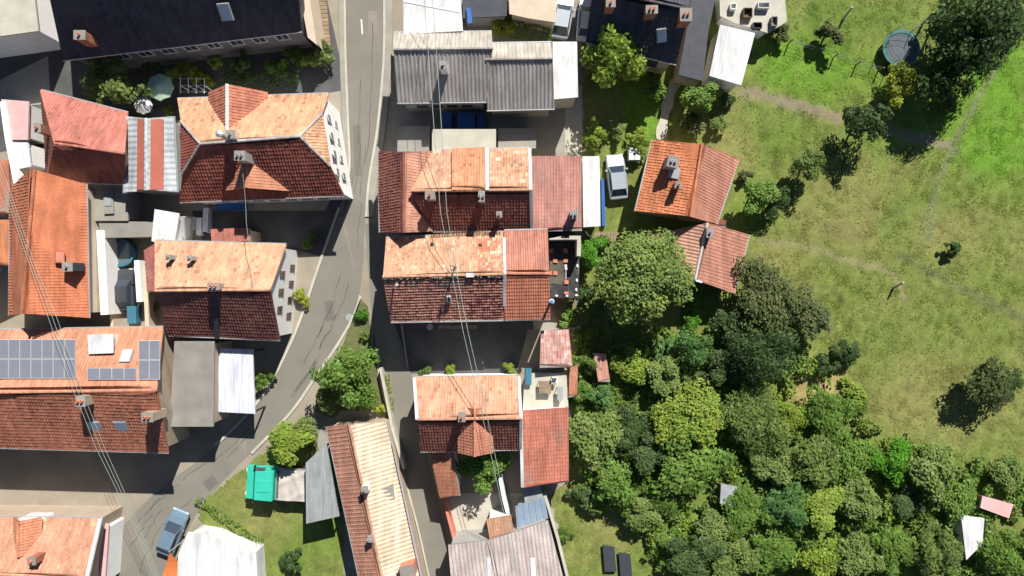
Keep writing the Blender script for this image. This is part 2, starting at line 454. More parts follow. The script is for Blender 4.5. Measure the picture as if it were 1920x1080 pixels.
def flat(name, label, cat, poly, z, top='felt', wall='greyplaster', th=.18, over=.2, cover=None, pal=None, period=.34, zs=None, open_=False, group=None):
    """flat or mono-pitch roofed building; poly pixel list; zs optional per-corner heights"""
    zz = zs or [z] * len(poly)
    pts = [P(x, y, h) for (x, y), h in zip(poly, zz)]
    c = sum(pts, Vector()) / len(pts)
    t = thing(name, label, cat, (c.x, c.y, 0), group)
    if area([p.xy for p in pts]) < 0: pts2 = pts[::-1]
    else: pts2 = pts
    d = MB(); a, u, v, n = basis(pts); d.slab(pts2, n, th, pal[0] if pal else (.3, .3, .3))
    roof = part('roof', d, M[top], t)
    if cover:
        tm = MB()
        if cover == 'tile': tiles(tm, pts, pal, .25, .36, seed=len(label))
        else: corrugated(tm, pts, period=period, col=pal[0], var=pal[1], seed=len(label))
        part('roof_tiles' if cover == 'tile' else 'roof_sheets', tm, M['tile'], roof, stuff=True)
    if open_:
        for p in pts:
            q = p.lerp(c, .06); m = MB(); m.box((q.x, q.y, (p.z - th) / 2), (.14, .14, p.z - th)); part('post', m, M['dark'], t)
    else:
        ins = []
        for p in pts:
            dd = (c - p); dd.z = 0; ins.append(p + dd.normalized() * over * 1.4)
        m = MB(); m.prism([(p.x, p.y) for p in ins], 0, [p.z - th - .01 for p in ins]); part('wall', m, M[wall], t)
    return t

def dormer(hd, px, py, zr, ze, wd, length, face, pal=CLAY, seed=5, wall='plaster', ridge=None):
    """gabled dormer: (px,py) = outer end of its ridge as seen; face = direction it faces (0,1 north / 0,-1 south)"""
    t = hd['t']; f = P(px, py, zr); fd = Vector((face[0], face[1], 0)).normalized(); sd = Vector((-fd.y, fd.x, 0))
    bk = f - fd * length; up = Vector((0, 0, zr - ze))
    deck = MB(); tm = MB()
    for s_, k in ((1, 0), (-1, 1)):
        e0 = f + sd * s_ * wd / 2 - up; e1 = bk + sd * s_ * wd / 2 - up
        roof_plane(deck, [e0, e1, bk, f], 'tile', pal, seed + k, .25, .36, None, tm)
    d = part('dormer', deck, M['tile'], t)
    part('roof_tiles', tm, M['tile'], d, stuff=True)
    m = MB(); w2 = wd / 2 - .2
    F = f - fd * .25; K = bk
    zb = ze - 1.9
    for a_, b_ in ((F + sd * w2, F - sd * w2),):
        m.face([(a_.x, a_.y, zb), (b_.x, b_.y, zb), (b_.x, b_.y, ze), (F.x, F.y, zr - .2), (a_.x, a_.y, ze)])
    for s_ in (1, -1):
        a_ = F + sd * w2 * s_; b_ = K + sd * w2 * s_
        m.face([(a_.x, a_.y, zb), (b_.x, b_.y, zb), (b_.x, b_.y, ze), (a_.x, a_.y, ze)])
    part('dormer_wall', m, M[wall], d)
    rm = MB(); ridge_line(rm, f + Vector((0, 0, .05)), bk + Vector((0, 0, .05)), .14 if ridge else .12, col=ridge or pal[0]); part('ridge_tiles', rm, M['tile'], d, stuff=True)

# ------------------------------------------------------------------ vegetation
def quads_mesh(name, V, C, m):
    n = len(V); me = bpy.data.meshes.new(name)
    me.vertices.add(n * 4); me.vertices.foreach_set('co', V.reshape(-1).astype(np.float32))
    me.loops.add(n * 4); me.loops.foreach_set('vertex_index', np.arange(n * 4, dtype=np.int32))
    me.polygons.add(n); me.polygons.foreach_set('loop_start', np.arange(0, n * 4, 4, dtype=np.int32))
    me.update(calc_edges=True)
    a = me.attributes.new('tint', 'FLOAT_COLOR', 'FACE')
    a.data.foreach_set('color', np.concatenate([C, np.ones((n, 1))], 1).astype(np.float32).ravel())
    me.materials.append(m); me.validate(); return me

def unit(n, r):
    d = r.normal(size=(n, 3)); return d / np.linalg.norm(d, axis=1, keepdims=True)

def crown(name, seed, rx, ry, rz, zc, nclump, nleaf, leaf, cols, cr=(.2, .42), upbias=.35, lob=1.0, aspect=.6):
    r = np.random.default_rng(seed)
    d = unit(nclump, r); d[:, 2] = np.where(d[:, 2] < -.35, -d[:, 2], d[:, 2])
    rad = r.uniform(.3, 1.12, nclump)[:, None] ** .6 * (1 + lob * .22 * np.sin(np.arctan2(d[:, 1], d[:, 0]) * 3 + seed) + lob * .12 * np.sin(np.arctan2(d[:, 1], d[:, 0]) * 5 + seed * 2))[:, None]
    R = np.array([rx, ry, rz]); cen = d * rad * R * .8
    crd = r.uniform(cr[0], cr[1], nclump) * (rx + ry) / 2
    w_ = crd ** 2; idx = r.choice(nclump, nleaf, p=w_ / w_.sum())
    q = unit(nleaf, r); q[:, 2] += upbias; q /= np.linalg.norm(q, axis=1, keepdims=True)
    pos = cen[idx] + q * (crd[idx] * r.uniform(.45, 1.06, nleaf) ** .7)[:, None] * np.array([1, 1, min(1, rz / rx * 1.1)])
    pos[:, 2] += zc
    nrm = q * .4 + unit(nleaf, r) * .5 + np.array([.12, .35, .7]); nrm /= np.linalg.norm(nrm, axis=1, keepdims=True)
    t = np.cross(nrm, unit(nleaf, r)); t /= np.linalg.norm(t, axis=1, keepdims=True) + 1e-9
    s_ = np.cross(nrm, t)
    L = (leaf * r.uniform(.5, 1.6, nleaf))[:, None]; W = L * aspect * r.uniform(.7, 1.2, nleaf)[:, None]
    V = np.stack([pos - t * L / 2, pos + s_ * W / 2 + nrm * L * .08, pos + t * L / 2, pos - s_ * W / 2 + nrm * L * .08], 1)
    pal = np.array(cols); ci = r.integers(0, len(pal), nclump)
    cc = pal[np.where(r.random(nleaf) < .45, ci[idx], r.integers(0, len(pal), nleaf))]
    cc = cc * r.uniform(.78, 1.22, nleaf)[:, None]
    return quads_mesh(name, V, cc, M['leaf']), cen + np.array([0, 0, zc])

FOL = {
 'olive': [(0.215, 0.305, 0.078), (0.189, 0.267, 0.065), (0.247, 0.312, 0.098), (0.156, 0.234, 0.058)],
 'green': [(0.169, 0.305, 0.058), (0.195, 0.338, 0.065), (0.150, 0.260, 0.052), (0.234, 0.325, 0.072)],
 'dark': [(0.083, 0.143, 0.046), (0.099, 0.165, 0.053), (0.066, 0.116, 0.039), (0.110, 0.171, 0.055)],
 'lime': [(0.286, 0.390, 0.058), (0.247, 0.351, 0.052), (0.195, 0.312, 0.046), (0.325, 0.403, 0.065)],
 'bright': [(0.130, 0.351, 0.033), (0.156, 0.390, 0.039), (0.111, 0.286, 0.033)],
 'grey': [(.155, .19, .07), (.135, .17, .06), (.115, .145, .055), (.18, .21, .075)],
 'yellow': [(0.468, 0.468, 0.052), (0.364, 0.416, 0.052), (0.286, 0.364, 0.052)],
 'teal': [(0.117, 0.260, 0.078), (0.137, 0.280, 0.085), (0.111, 0.215, 0.065), (0.169, 0.286, 0.072)],
}
PROTO = {}
def trunk_mesh(name, h, cen, r0=.16, nl=6, seed=0):
    mb = MB(); rnd = random.Random(seed)
    mb.tube([(0, 0, -.1), (.03 * h, .02 * h, h * .35), (.0, .03 * h, h * .75)], [r0, r0 * .75, r0 * .3], 7)
    for c in list(cen)[:nl]:
        z = rnd.uniform(.25, .5) * h
        mid = Vector((c[0] * .5, c[1] * .5, z + (c[2] - z) * .6))
        mb.tube([(0.02 * h, .02 * h, z), mid, c], [r0 * .45, r0 * .3, r0 * .12], 5)
    return mb.mesh(name, M['bark'])
SIZES = {  # radius, height of centre, rz, clumps, leaves, leaf size
 'S': (1.0, .75, .75, 12, 900, .20), 'M': (2.2, 2.6, 1.7, 26, 3000, .27), 'L': (4.2, 4.6, 2.9, 60, 8500, .33)}
def tree(px, py, rpx, kind, label, name='broadleaf_tree', size=None, group=None, cat=None, sy=1.0, sz=1.0):
    rw = rpx * S
    size = size or ('S' if rw < 1.5 else 'M' if rw < 3.0 else 'L')
    var = random.randint(0, 2); key = (kind, size, var)
    R0, zc, rz, nc, nl, lf = SIZES[size]
    cat = cat or ('tree' if 'tree' in name else 'bush')
    sc = rw / R0
    zc_w = zc * sc * sz
    c = P(px, py, zc_w)
    if key not in PROTO:
        cm, cen = crown('crown', len(PROTO) * 37 + 5, R0, R0, rz, zc, nc, nl, lf, FOL[kind])
        PROTO[key] = (cm, trunk_mesh('trunk', zc + rz * .3, cen, r0=.05 * R0 + .03, seed=var))
    cm, tm = PROTO[key]
    t = thing(name, label, cat, (c.x, c.y, 0), group)
    t.rotation_euler.z = random.uniform(0, 6.28); q_ = random.uniform(.84, 1.18) if rpx > 24 else 1.0; t.scale = (sc * q_, sc * sy / q_, sc * sz * random.uniform(.85, 1.2))
    for nm, me in (('trunk', tm), ('crown', cm)):
        o = bpy.data.objects.new(nm, me); COL.objects.link(o); o.parent = t
    return t

def conifer(px, py, rpx, h, label, kind='dark', group=None):
    r0 = rpx * S; r = np.random.default_rng(int(px)); n = 2600
    z = r.uniform(.05, 1, n) ** .8; ang = r.uniform(0, 2 * np.pi, n)
    rr = r0 * (1 - z) * r.uniform(.55, 1.05, n) * (1 + .15 * np.sin(ang * 7 + z * 30))
    pos = np.stack([rr * np.cos(ang), rr * np.sin(ang), z * h], 1)
    out = np.stack([np.cos(ang), np.sin(ang), -.35 * np.ones(n)], 1) + unit(n, r) * .4; out /= np.linalg.norm(out, axis=1, keepdims=True)
    s_ = np.cross(out, np.array([0, 0, 1.])) ; s_ /= np.linalg.norm(s_, axis=1, keepdims=True)
    L = r.uniform(.18, .34, n)[:, None]
    V = np.stack([pos - out * L / 2, pos + s_ * L * .22, pos + out * L / 2, pos - s_ * L * .22], 1)
    pal = np.array(FOL[kind]); C = pal[r.integers(0, len(pal), n)] * r.uniform(.7, 1.3, n)[:, None]
    b = P(px, py, h * .5)
    t = thing('conifer', label, 'tree', (b.x, b.y, 0), group)
    o = bpy.data.objects.new('crown', quads_mesh('crown', V, C, M['leaf'])); COL.objects.link(o); o.parent = t
    m = MB(); m.tube([(0, 0, -.1), (0, 0, h * .9)], [.14, .03], 6); part('trunk', m, M['bark'], t, local=True)

def hedge(pts, width, h, kind, label, seed=1, dens=150, name='hedge', leaf=.2):
    r = np.random.default_rng(seed); W = [P(x, y, h * .8) for x, y in pts]; o0 = W[0].copy(); o0.z = 0
    VV = []; CC = []
    pal = np.array(FOL[kind])
    for a, b in zip(W[:-1], W[1:]):
        L = (b - a).length; n = int(L * dens * width); d = (b - a).normalized(); s_ = Vector((-d.y, d.x, 0))
        tt = r.uniform(0, L, n); ang = r.uniform(-.4, np.pi + .4, n); k = r.uniform(.7, 1.08, n) * (1 + .2 * np.sin(tt * 3.1) + .12 * np.sin(tt * 7.7))
        ws = np.cos(ang) * width / 2 * k; zz = np.clip(h * .55 + np.sin(ang) * h * .45 * k, .05, None)
        base = np.array(a)[None] * [1, 1, 0] + tt[:, None] * np.array(d) + ws[:, None] * np.array(s_); pos = base - np.array(o0); pos[:, 2] = zz
        nr = unit(n, r) * .8 + np.array([0, 0, .6]); nr /= np.linalg.norm(nr, axis=1, keepdims=True)
        t = np.cross(nr, unit(n, r)); t /= np.linalg.norm(t, axis=1, keepdims=True); q = np.cross(nr, t)
        l = leaf * r.uniform(.6, 1.3, n)[:, None]
        VV.append(np.stack([pos - t * l / 2, pos + q * l * .3, pos + t * l / 2, pos - q * l * .3], 1))
        CC.append(pal[r.integers(0, len(pal), n)] * r.uniform(.7, 1.3, n)[:, None])
    o = bpy.data.objects.new(name, quads_mesh(name, np.concatenate(VV), np.concatenate(CC), M['leaf'])); COL.objects.link(o); o.location = o0
    tag(o, label, 'hedge'); return o

# ------------------------------------------------------------------ ground, meadow, roads
def sheet(name, poly, z, m):
    mb = MB(); pts = [P(x, y, z) for x, y in poly]
    if area([p.xy for p in pts]) < 0: pts = pts[::-1]
    mb.face(pts); return struct(name, mb, M[m])
def ribbon(name, L, R, z, m):
    mb = MB(); l = [P(x, y, z) for x, y in L]; r = [P(x, y, z) for x, y in R]
    for i in range(len(l) - 1): mb.face([l[i], l[i + 1], r[i + 1], r[i]])
    return struct(name, mb, M[m])
def smooth(pts, n=6):
    out = []
    for i in range(len(pts) - 1):
        p0, p1, p2, p3 = [np.array(pts[max(0, min(len(pts) - 1, i + k))], float) for k in (-1, 0, 1, 2)]
        for j in range(n):
            t = j / n; out.append(tuple(.5 * (2 * p1 + (p2 - p0) * t + (2 * p0 - 5 * p1 + 4 * p2 - p3) * t * t + (3 * p1 - p0 - 3 * p2 + p3) * t ** 3)))
    out.append(tuple(pts[-1])); return out

g = MB()
g.face([(-900, -900, -.02), (900, -900, -.02), (900, 900, -.02), (-900, 900, -.02)], (.13, .15, .045))
struct('ground', g, M['meadow'])

STRAW, OLIVE, GREEN, BRIGHT = (.215, .205, .07), (.145, .185, .04), (.105, .175, .026), (.115, .235, .02)
BLOBS = [  # px, py, rx, ry, colour, weight
 (1540, 130, 120, 60, BRIGHT, .8), (1480, 120, 60, 50, BRIGHT, .6), (1600, 30, 180, 40, GREEN, .7), (1870, 160, 70, 130, BRIGHT, 1.), (1880, 280, 90, 60, BRIGHT, .9), (1760, 220, 50, 60, BRIGHT, .7),
 (1420, 380, 50, 60, BRIGHT, .6), (1460, 250, 70, 40, GREEN, .8), (1680, 250, 60, 30, BRIGHT, .6), (1520, 330, 70, 70, OLIVE, .6),
 (1600, 380, 130, 60, STRAW, .7), (1650, 470, 160, 50, STRAW, .6), (1450, 470, 50, 30, STRAW, .8), (1560, 440, 60, 30, (.19, .15, .07), .5),
 (1680, 430, 40, 60, GREEN, .7), (1750, 380, 60, 40, GREEN, .5), (1790, 430, 100, 40, STRAW, .5), (1700, 520, 120, 40, OLIVE, .6),
 (1700, 640, 80, 60, GREEN, .4), (1760, 720, 110, 80, STRAW, .7), (1700, 780, 80, 50, STRAW, .6), (1850, 640, 80, 60, OLIVE, .7), (1880, 760, 50, 60, STRAW, .5),
 (1525, 725, 50, 45, (.40, .31, .14), 1.0), (1160, 990, 60, 50, STRAW, .6), (1240, 605, 30, 16, STRAW, .9), (1550, 480, 60, 40, OLIVE, .7), (1380, 300, 40, 60, STRAW, .7),
 (1340, 230, 60, 40, STRAW, .5), (1500, 930, 160, 110, GREEN, .8), (1250, 830, 90, 120, GREEN, .7), (1400, 800, 90, 60, (.18, .23, .045), .8), (1440, 1000, 160, 70, (.16, .23, .04), .8), (1700, 1000, 150, 60, GREEN, .5), (1180, 200, 50, 50, BRIGHT, .7), (1130, 215, 40, 40, STRAW, .7), (1210, 230, 30, 50, BRIGHT, .8),
 (500, 960, 120, 70, STRAW, .7), (590, 1000, 50, 50, BRIGHT, .4), (420, 940, 50, 40, GREEN, .5), (480, 920, 60, 30, STRAW, .5), (560, 1040, 40, 30, GREEN, .6)]
_lat = np.random.default_rng(3).random((64, 64))
def vnoise(x, y):
    xi, yi = np.floor(x).astype(int), np.floor(y).astype(int); fx, fy = x - xi, y - yi
    fx = fx * fx * (3 - 2 * fx); fy = fy * fy * (3 - 2 * fy)
    g_ = lambda a, b: _lat[a % 64, b % 64]
    return (g_(xi, yi) * (1 - fx) + g_(xi + 1, yi) * fx) * (1 - fy) + (g_(xi, yi + 1) * (1 - fx) + g_(xi + 1, yi + 1) * fx) * fy
def meadow_col(px, py):
    base = np.array(OLIVE)[None] * np.ones((len(px), 1))
    n = vnoise(px / 60, py / 45)[:, None] * .6 + vnoise(px / 21 + 9, py / 17 + 4)[:, None] * .4
    t = np.clip((n - .35) * 3, 0, 1); base = base * (1 - t * .55) + np.array(STRAW) * t * .55
    n2 = vnoise(px / 33 + 11, py / 50 + 2)[:, None] * .55 + vnoise(px / 9 + 3, py / 12 + 8)[:, None] * .45; t2 = np.clip((n2 - .5) * 3.2, 0, 1); base = base * (1 - t2 * .5) + np.array(GREEN) * t2 * .5
    t3 = np.clip((.40 - n2) * 4, 0, 1); base = base * (1 - t3 * .32)
    st = vnoise(px / 4.5 + py / 18, py / 26 + 3)[:, None]; base = base * (.84 + .34 * st)
    wj = vnoise(px / 25 + 30, py / 25 + 7) * .8 + .55
    for bx, by, rx, ry, c, wt in BLOBS:
        k = np.clip(np.exp(-((px - bx) / rx) ** 2 - ((py - by) / ry) ** 2) * 1.25 * wj, 0, 1)[:, None] * wt
        base = base * (1 - k) + np.array(c) * k
    for nm in TRACKS:
        k = track_k(nm, px, py)[:, None] * .85; base = base * (1 - k) + np.array(TCOL[nm]) * k
    return base

TRACKS = {'dirt_track': (smooth([(1385, 168), (1470, 190), (1580, 222), (1690, 250), (1785, 278)], 4), 10), 'footpath': (smooth([(1430, 452), (1500, 462), (1600, 492), (1670, 512), (1692, 560)], 4), 6), 'worn_track': (smooth([(1880, 100), (1830, 190), (1785, 278), (1750, 370), (1742, 450)], 4), 6), 'grass_track': (smooth([(1690, 480), (1780, 530), (1860, 570), (1960, 620)], 4), 8)}
TCOL = {'dirt_track': (.23, .19, .13), 'footpath': (.21, .20, .09), 'worn_track': (.16, .18, .08), 'grass_track': (.13, .15, .055)}
def path_dist(px, py, pts):
    d = np.full(px.shape, 1e9)
    for (xa, ya), (xb, yb) in zip(pts[:-1], pts[1:]):
        l2 = (xb - xa) ** 2 + (yb - ya) ** 2; t = np.clip(((px - xa) * (xb - xa) + (py - ya) * (yb - ya)) / l2, 0, 1)
        d = np.minimum(d, np.hypot(px - xa - t * (xb - xa), py - ya - t * (yb - ya)))
    return d
def track_k(nm, px, py):
    pts, w_ = TRACKS[nm]
    return np.clip(1.5 - path_dist(px, py, pts) / w_ + 1.1 * (vnoise(px / 7 + 2, py / 7) - .5) + .5 * (vnoise(px / 22, py / 22 + 6) - .5), 0, 1)
def inside(px, py, poly):
    ok = np.zeros(px.shape, bool); n = len(poly)
    for i in range(n):
        (xa, ya), (xb, yb) = poly[i], poly[(i + 1) % n]
        c = ((ya > py) != (yb > py)) & (px < (xb - xa) * (py - ya) / (yb - ya + 1e-9) + xa); ok ^= c
    return ok
LAWN = [(372, 975), (372, 955), (400, 925), (446, 888), (498, 846), (540, 800), (580, 790), (640, 850), (645, 1160), (470, 1160), (440, 1010), (392, 990)]
MEADOW = [(1094, -140), (2120, -140), (2120, 1220), (1064, 1220), (1060, 1060), (1046, 980), (1030, 925), (1066, 908), (1070, 690), (1086, 600), (1094, 440)]
def meadow_sheet(name, x0, y0, x1, y1, step, z, mask=None):
    nx, ny = int((x1 - x0) / step), int((y1 - y0) / step)
    X, Y = np.meshgrid(np.linspace(x0, x1, nx + 1), np.linspace(y0, y1, ny + 1))
    wx, wy = (X - 960) * S, (540 - Y) * S
    zz = z + .06 * (vnoise(X / 13, Y / 13) - .5) * np.clip((X - x0) / 40, 0, 1) + .05
    V = np.stack([wx, wy, zz], -1).reshape(-1, 3)
    i = (np.arange(ny)[:, None] * (nx + 1) + np.arange(nx)[None]).ravel()
    F = np.stack([i, i + nx + 1, i + nx + 2, i + 1], 1)
    if mask:
        jx = (X[:-1, :-1] + step / 2).ravel(); jy = (Y[:-1, :-1] + step / 2).ravel()
        sel = inside(jx + 8 * (vnoise(jx / 9, jy / 9) - .5), jy + 8 * (vnoise(jx / 9 + 5, jy / 9) - .5), mask); F = F[sel]
    jx = (X[:-1, :-1] + step / 2).ravel(); jy = (Y[:-1, :-1] + step / 2).ravel()
    if mask: jx, jy = jx[sel], jy[sel]
    owner = np.zeros(len(F), int); names = [name]
    if name == 'meadow':
        for nm in ('dirt_track', 'footpath'): names.append(nm); owner[(track_k(nm, jx, jy) > .5)] = len(names) - 1
    col = np.concatenate([meadow_col(X.ravel(), Y.ravel()), np.ones((X.size, 1))], 1).astype(np.float32)
    for k_, nm in enumerate(names):
        FF = F[owner == k_]; used, inv = np.unique(FF, return_inverse=True)
        me = bpy.data.meshes.new(nm); me.from_pydata(V[used].tolist(), [], inv.reshape(FF.shape).tolist())
        me.attributes.new('tint', 'FLOAT_COLOR', 'POINT').data.foreach_set('color', col[used].ravel())
        me.materials.append(M['meadow']); me.shade_smooth()
        o = bpy.data.objects.new(nm, me); COL.objects.link(o); o['kind'] = 'structure'
meadow_sheet('meadow', 1024, -120, 2100, 1200, 4, 0, MEADOW)
meadow_sheet('lawn', 364, 780, 648, 1160, 4, .03, LAWN)

def grass(name, regions, n, seed, h=(.18, .45), clump=None, lean_=(1.2, 2.6), mul=1.0):
    r = np.random.default_rng(seed); px = []; py = []
    tot = sum((x1 - x0) * (y1 - y0) for x0, y0, x1, y1 in regions)
    for x0, y0, x1, y1 in regions:
        k = int(n * (x1 - x0) * (y1 - y0) / tot); px.append(r.uniform(x0, x1, k)); py.append(r.uniform(y0, y1, k))
    px, py = np.concatenate(px), np.concatenate(py)
    keep = vnoise(px / 14, py / 14) + r.uniform(0, .7, len(px)) > .55
    if clump: keep = (vnoise(px / 11 + 4, py / 15 + 9) * .6 + vnoise(px / 40, py / 40 + 3) * .4) > clump
    for nm in ('dirt_track', 'footpath'): keep &= track_k(nm, px, py) < r.uniform(.3, 1.0, len(px))
    keep &= inside(px, py, MEADOW) | inside(px, py, LAWN)
    px, py = px[keep], py[keep]; n = len(px)
    x, y = (px - 960) * S, (540 - py) * S
    C = meadow_col(px, py) * r.uniform(.9, 1.3, n)[:, None] * mul
    ang = r.uniform(0, 6.28, n); lean = r.uniform(*lean_, n); hh = r.uniform(*h, n); ww = r.uniform(.03, .08, n)
    base = np.stack([x, y, np.full(n, .03)], 1); d = np.stack([np.cos(ang), np.sin(ang), 0 * ang], 1); s_ = np.stack([-np.sin(ang), np.cos(ang), 0 * ang], 1)
    tip = base + d * (hh * lean)[:, None] + np.array([0, 0, 1]) * hh[:, None]
    mid = base + d * (hh * lean * .4)[:, None] + np.array([0, 0, 1]) * (hh * .65)[:, None]
    V = np.stack([base, mid + s_ * ww[:, None], tip, mid - s_ * ww[:, None]], 1)
    o = bpy.data.objects.new(name, quads_mesh(name, V, C, M['blade'])); COL.objects.link(o); o['kind'] = 'stuff'
    o['label'] = 'rough uneven grass of the meadow'; o['category'] = 'grass'
grass('meadow_grass', [(1395, -40, 1980, 1120)], 30000, 5, (.03, .06), None, (3, 6))
grass('tall_grass', [(1395, -40, 1980, 860)], 90000, 9, (.03, .055), .56, (4, 8), 1.12)
grass('garden_grass', [(1095, 140, 1400, 270), (1040, 590, 1400, 1120), (372, 800, 640, 1110)], 11000, 6, (.03, .08))

# village side paving; the darkest sheets put the yards' shade into the ground colour
sheet('yard_paving', [(-150, -120), (1096, -120), (1096, 1200), (-150, 1200)], .0, 'yard')
for poly, m in (([(-80, -60), (600, -60), (640, 120), (640, 170), (-80, 300)], 'shade_and_crack_dark'),
                ([(360, 395), (610, 395), (640, 330), (655, 345), (600, 480), (560, 470), (380, 452)], 'shade_and_crack_dark'),
                ([(700, 590), (1010, 590), (985, 700), (700, 700)], 'shade_and_crack_dark'),
                ([(735, 190), (1092, 190), (1092, 288), (735, 288)], 'concrete'),
                ([(1060, 160), (1092, 160), (1092, 285), (1060, 285)], 'pale_concrete'),
                ([(1095, 300), (1210, 300), (1210, 440), (1095, 440)], 'shade_and_crack_dark'),
                ([(90, 105), (0, 150), (0, 200), (95, 195)], 'concrete'),
                ([(1000, 596), (1100, 596), (1100, 620), (1000, 620)], 'concrete'),
                ([(165, 400), (280, 400), (280, 640), (165, 640)], 'yard'),
                ([(985, 690), (1070, 690), (1070, 780), (985, 780)], 'pale_concrete'),
                ([(840, 925), (1010, 925), (1030, 1000), (845, 1010)], 'pale_concrete')):
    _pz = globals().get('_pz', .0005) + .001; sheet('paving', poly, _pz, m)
sheet('garden_soil', [(1032, 556), (1100, 556), (1100, 640), (1080, 612), (1048, 612), (1040, 590)], .013, 'dirt'); sheet('garden_soil', [(1096, 430), (1400, 430), (1400, 470), (1096, 470)], .012, 'dirt')
sheet('driveway', [(215, 930), (330, 900), (330, 1200), (190, 1200)], .010, 'yard')

MAINL = smooth([(648, -60), (650, 100), (655, 230), (656, 330), (628, 420), (600, 500), (573, 580), (545, 650), (500, 735), (440, 805), (370, 865), (305, 912), (255, 960), (215, 1010), (170, 1100)])
MAINR = smooth([(718, -60), (718, 100), (706, 240), (690, 340), (684, 420), (680, 505), (668, 575), (634, 640), (590, 705), (545, 770), (480, 838), (425, 895), (378, 950), (345, 1010), (310, 1100)])
ribbon('road', MAINL, MAINR, .020, 'asphalt')
BRL = smooth([(684, 420), (690, 500), (696, 580), (705, 650), (716, 720), (736, 800), (762, 900), (788, 1000), (812, 1110)])
BRR = smooth([(720, 420), (725, 500), (730, 580), (752, 640), (775, 720), (792, 800), (812, 900), (836, 1000), (862, 1110)])
ribbon('side_road', BRL, BRR, .016, 'asphalt')
# kerbs and pavements
def offs(pts, d): return [(x + d, y) for x, y in pts]
def kerb(name, L, R, h, m='pale_concrete'):
    mb = MB(); l = [P(x, y) for x, y in L]; r = [P(x, y) for x, y in R]
    for i in range(len(l) - 1):
        up = Vector((0, 0, h)); mb.face([l[i] + up, l[i + 1] + up, r[i + 1] + up, r[i] + up])
        mb.face([l[i], l[i + 1], l[i + 1] + up, l[i] + up]); mb.face([r[i + 1], r[i], r[i] + up, r[i + 1] + up])
    struct(name, mb, M[m])
kerb('kerb', offs(MAINL[:20], -3.5), MAINL[:20], .13); kerb('pavement', offs(MAINL[:20], -13), offs(MAINL[:20], -3.5), .12, 'concrete')
kerb('kerb', MAINR[:24], offs(MAINR[:24], 4), .13); kerb('pavement', offs(MAINR[:24], 4), offs(MAINR[:24], 17), .12, 'concrete')
kerb('kerb', offs(BRL[18:], -3), BRL[18:], .13)
kerb('kerb', MAINR[34:62], [(x + 4, y + 3) for x, y in MAINR[34:62]], .13)
kerb('kerb', [(x - 4, y - 3) for x, y in MAINL[22:58]], MAINL[22:58], .13)
mb = MB()
for y0 in (36, -60): mb.face([P(678, y0 + 28, .024), P(681, y0 + 28, .024), P(679, y0, .024), P(676, y0, .024)])
struct('road_marking', mb, M['limepaint'])
M['patch'] = mat('asphalt_patch', (.145, .138, .122), rough=.9, amt=.12, scale=.8); M['patch2'] = mat('worn_patch', (.235, .205, .175), rough=.9, amt=.15, scale=.8)
for poly, m in (([(608, 566), (622, 562), (628, 598), (612, 604)], 'patch'), ([(447, 822), (461, 820), (464, 856), (450, 858)], 'patch2'), ([(662, 236), (676, 234), (678, 330), (665, 330)], 'patch'), ([(640, 410), (644, 409), (668, 505), (664, 506)], 'patch2'), ([(690, 20), (708, 20), (708, 74), (691, 76)], 'patch2'), ([(380, 905), (398, 890), (410, 905), (392, 922)], 'patch')):
    sheet('road_patch', poly, .0245, m)
r_ = random.Random(5); mb = MB()
for i in range(26):
    k_ = r_.randint(0, len(MAINL) - 8); f = r_.uniform(.1, .9); pts = []
    for q in range(7):
        a_, b_ = MAINL[k_ + q], MAINR[k_ + q]; f2 = f + r_.uniform(-.035, .035); pts.append(P(a_[0] + (b_[0] - a_[0]) * f2, a_[1] + (b_[1] - a_[1]) * f2, .0262))
    for a_, b_ in zip(pts[:-1], pts[1:]):
        d = (b_ - a_).normalized(); n_ = Vector((-d.y, d.x, 0)) * r_.uniform(.015, .035); mb.face([a_ + n_, a_ - n_, b_ - n_, b_ + n_])
struct('road_crack', mb, M['shade_and_crack_dark'])
mb = MB(); mb.lathe(P(655, 595, .02), [(.34, 0), (.34, .012), (.30, .014), (.30, .01), (.0, .01)], 16); single('manhole_cover', mb, M['zinc'], 'round metal manhole cover in the curving road', 'manhole cover', tuple(P(655, 595, 0)))
# planted island between the two roads
isl = [(676, 560), (690, 575), (698, 650), (712, 730), (722, 790), (640, 790), (590, 770), (602, 715), (640, 655)]
mb = MB(); pp = [P(x, y) for x, y in isl]; mb.prism([(p.x, p.y) for p in pp], 0, .13, (.12, .13, .05)); struct('planted_bank', mb, M['meadow'])
# tracks through the meadow
def track(pts, wpx, z, m, name):
    q = smooth(pts, 5); L = []; Rr = []
    for i, (x, y) in enumerate(q):
        x2, y2 = q[min(i + 1, len(q) - 1)]; x1, y1 = q[max(i - 1, 0)]; d = math.hypot(x2 - x1, y2 - y1); nx, ny = -(y2 - y1) / d, (x2 - x1) / d
        k = wpx / 2 * (1 + .25 * math.sin(i * 1.7)); L.append((x + nx * k, y + ny * k)); Rr.append((x - nx * k, y - ny * k))
    ribbon(name, L, Rr, z, m)
track([(1268, 150), (1250, 200), (1238, 262)], 18, .13, 'pale_concrete', 'garden_path')

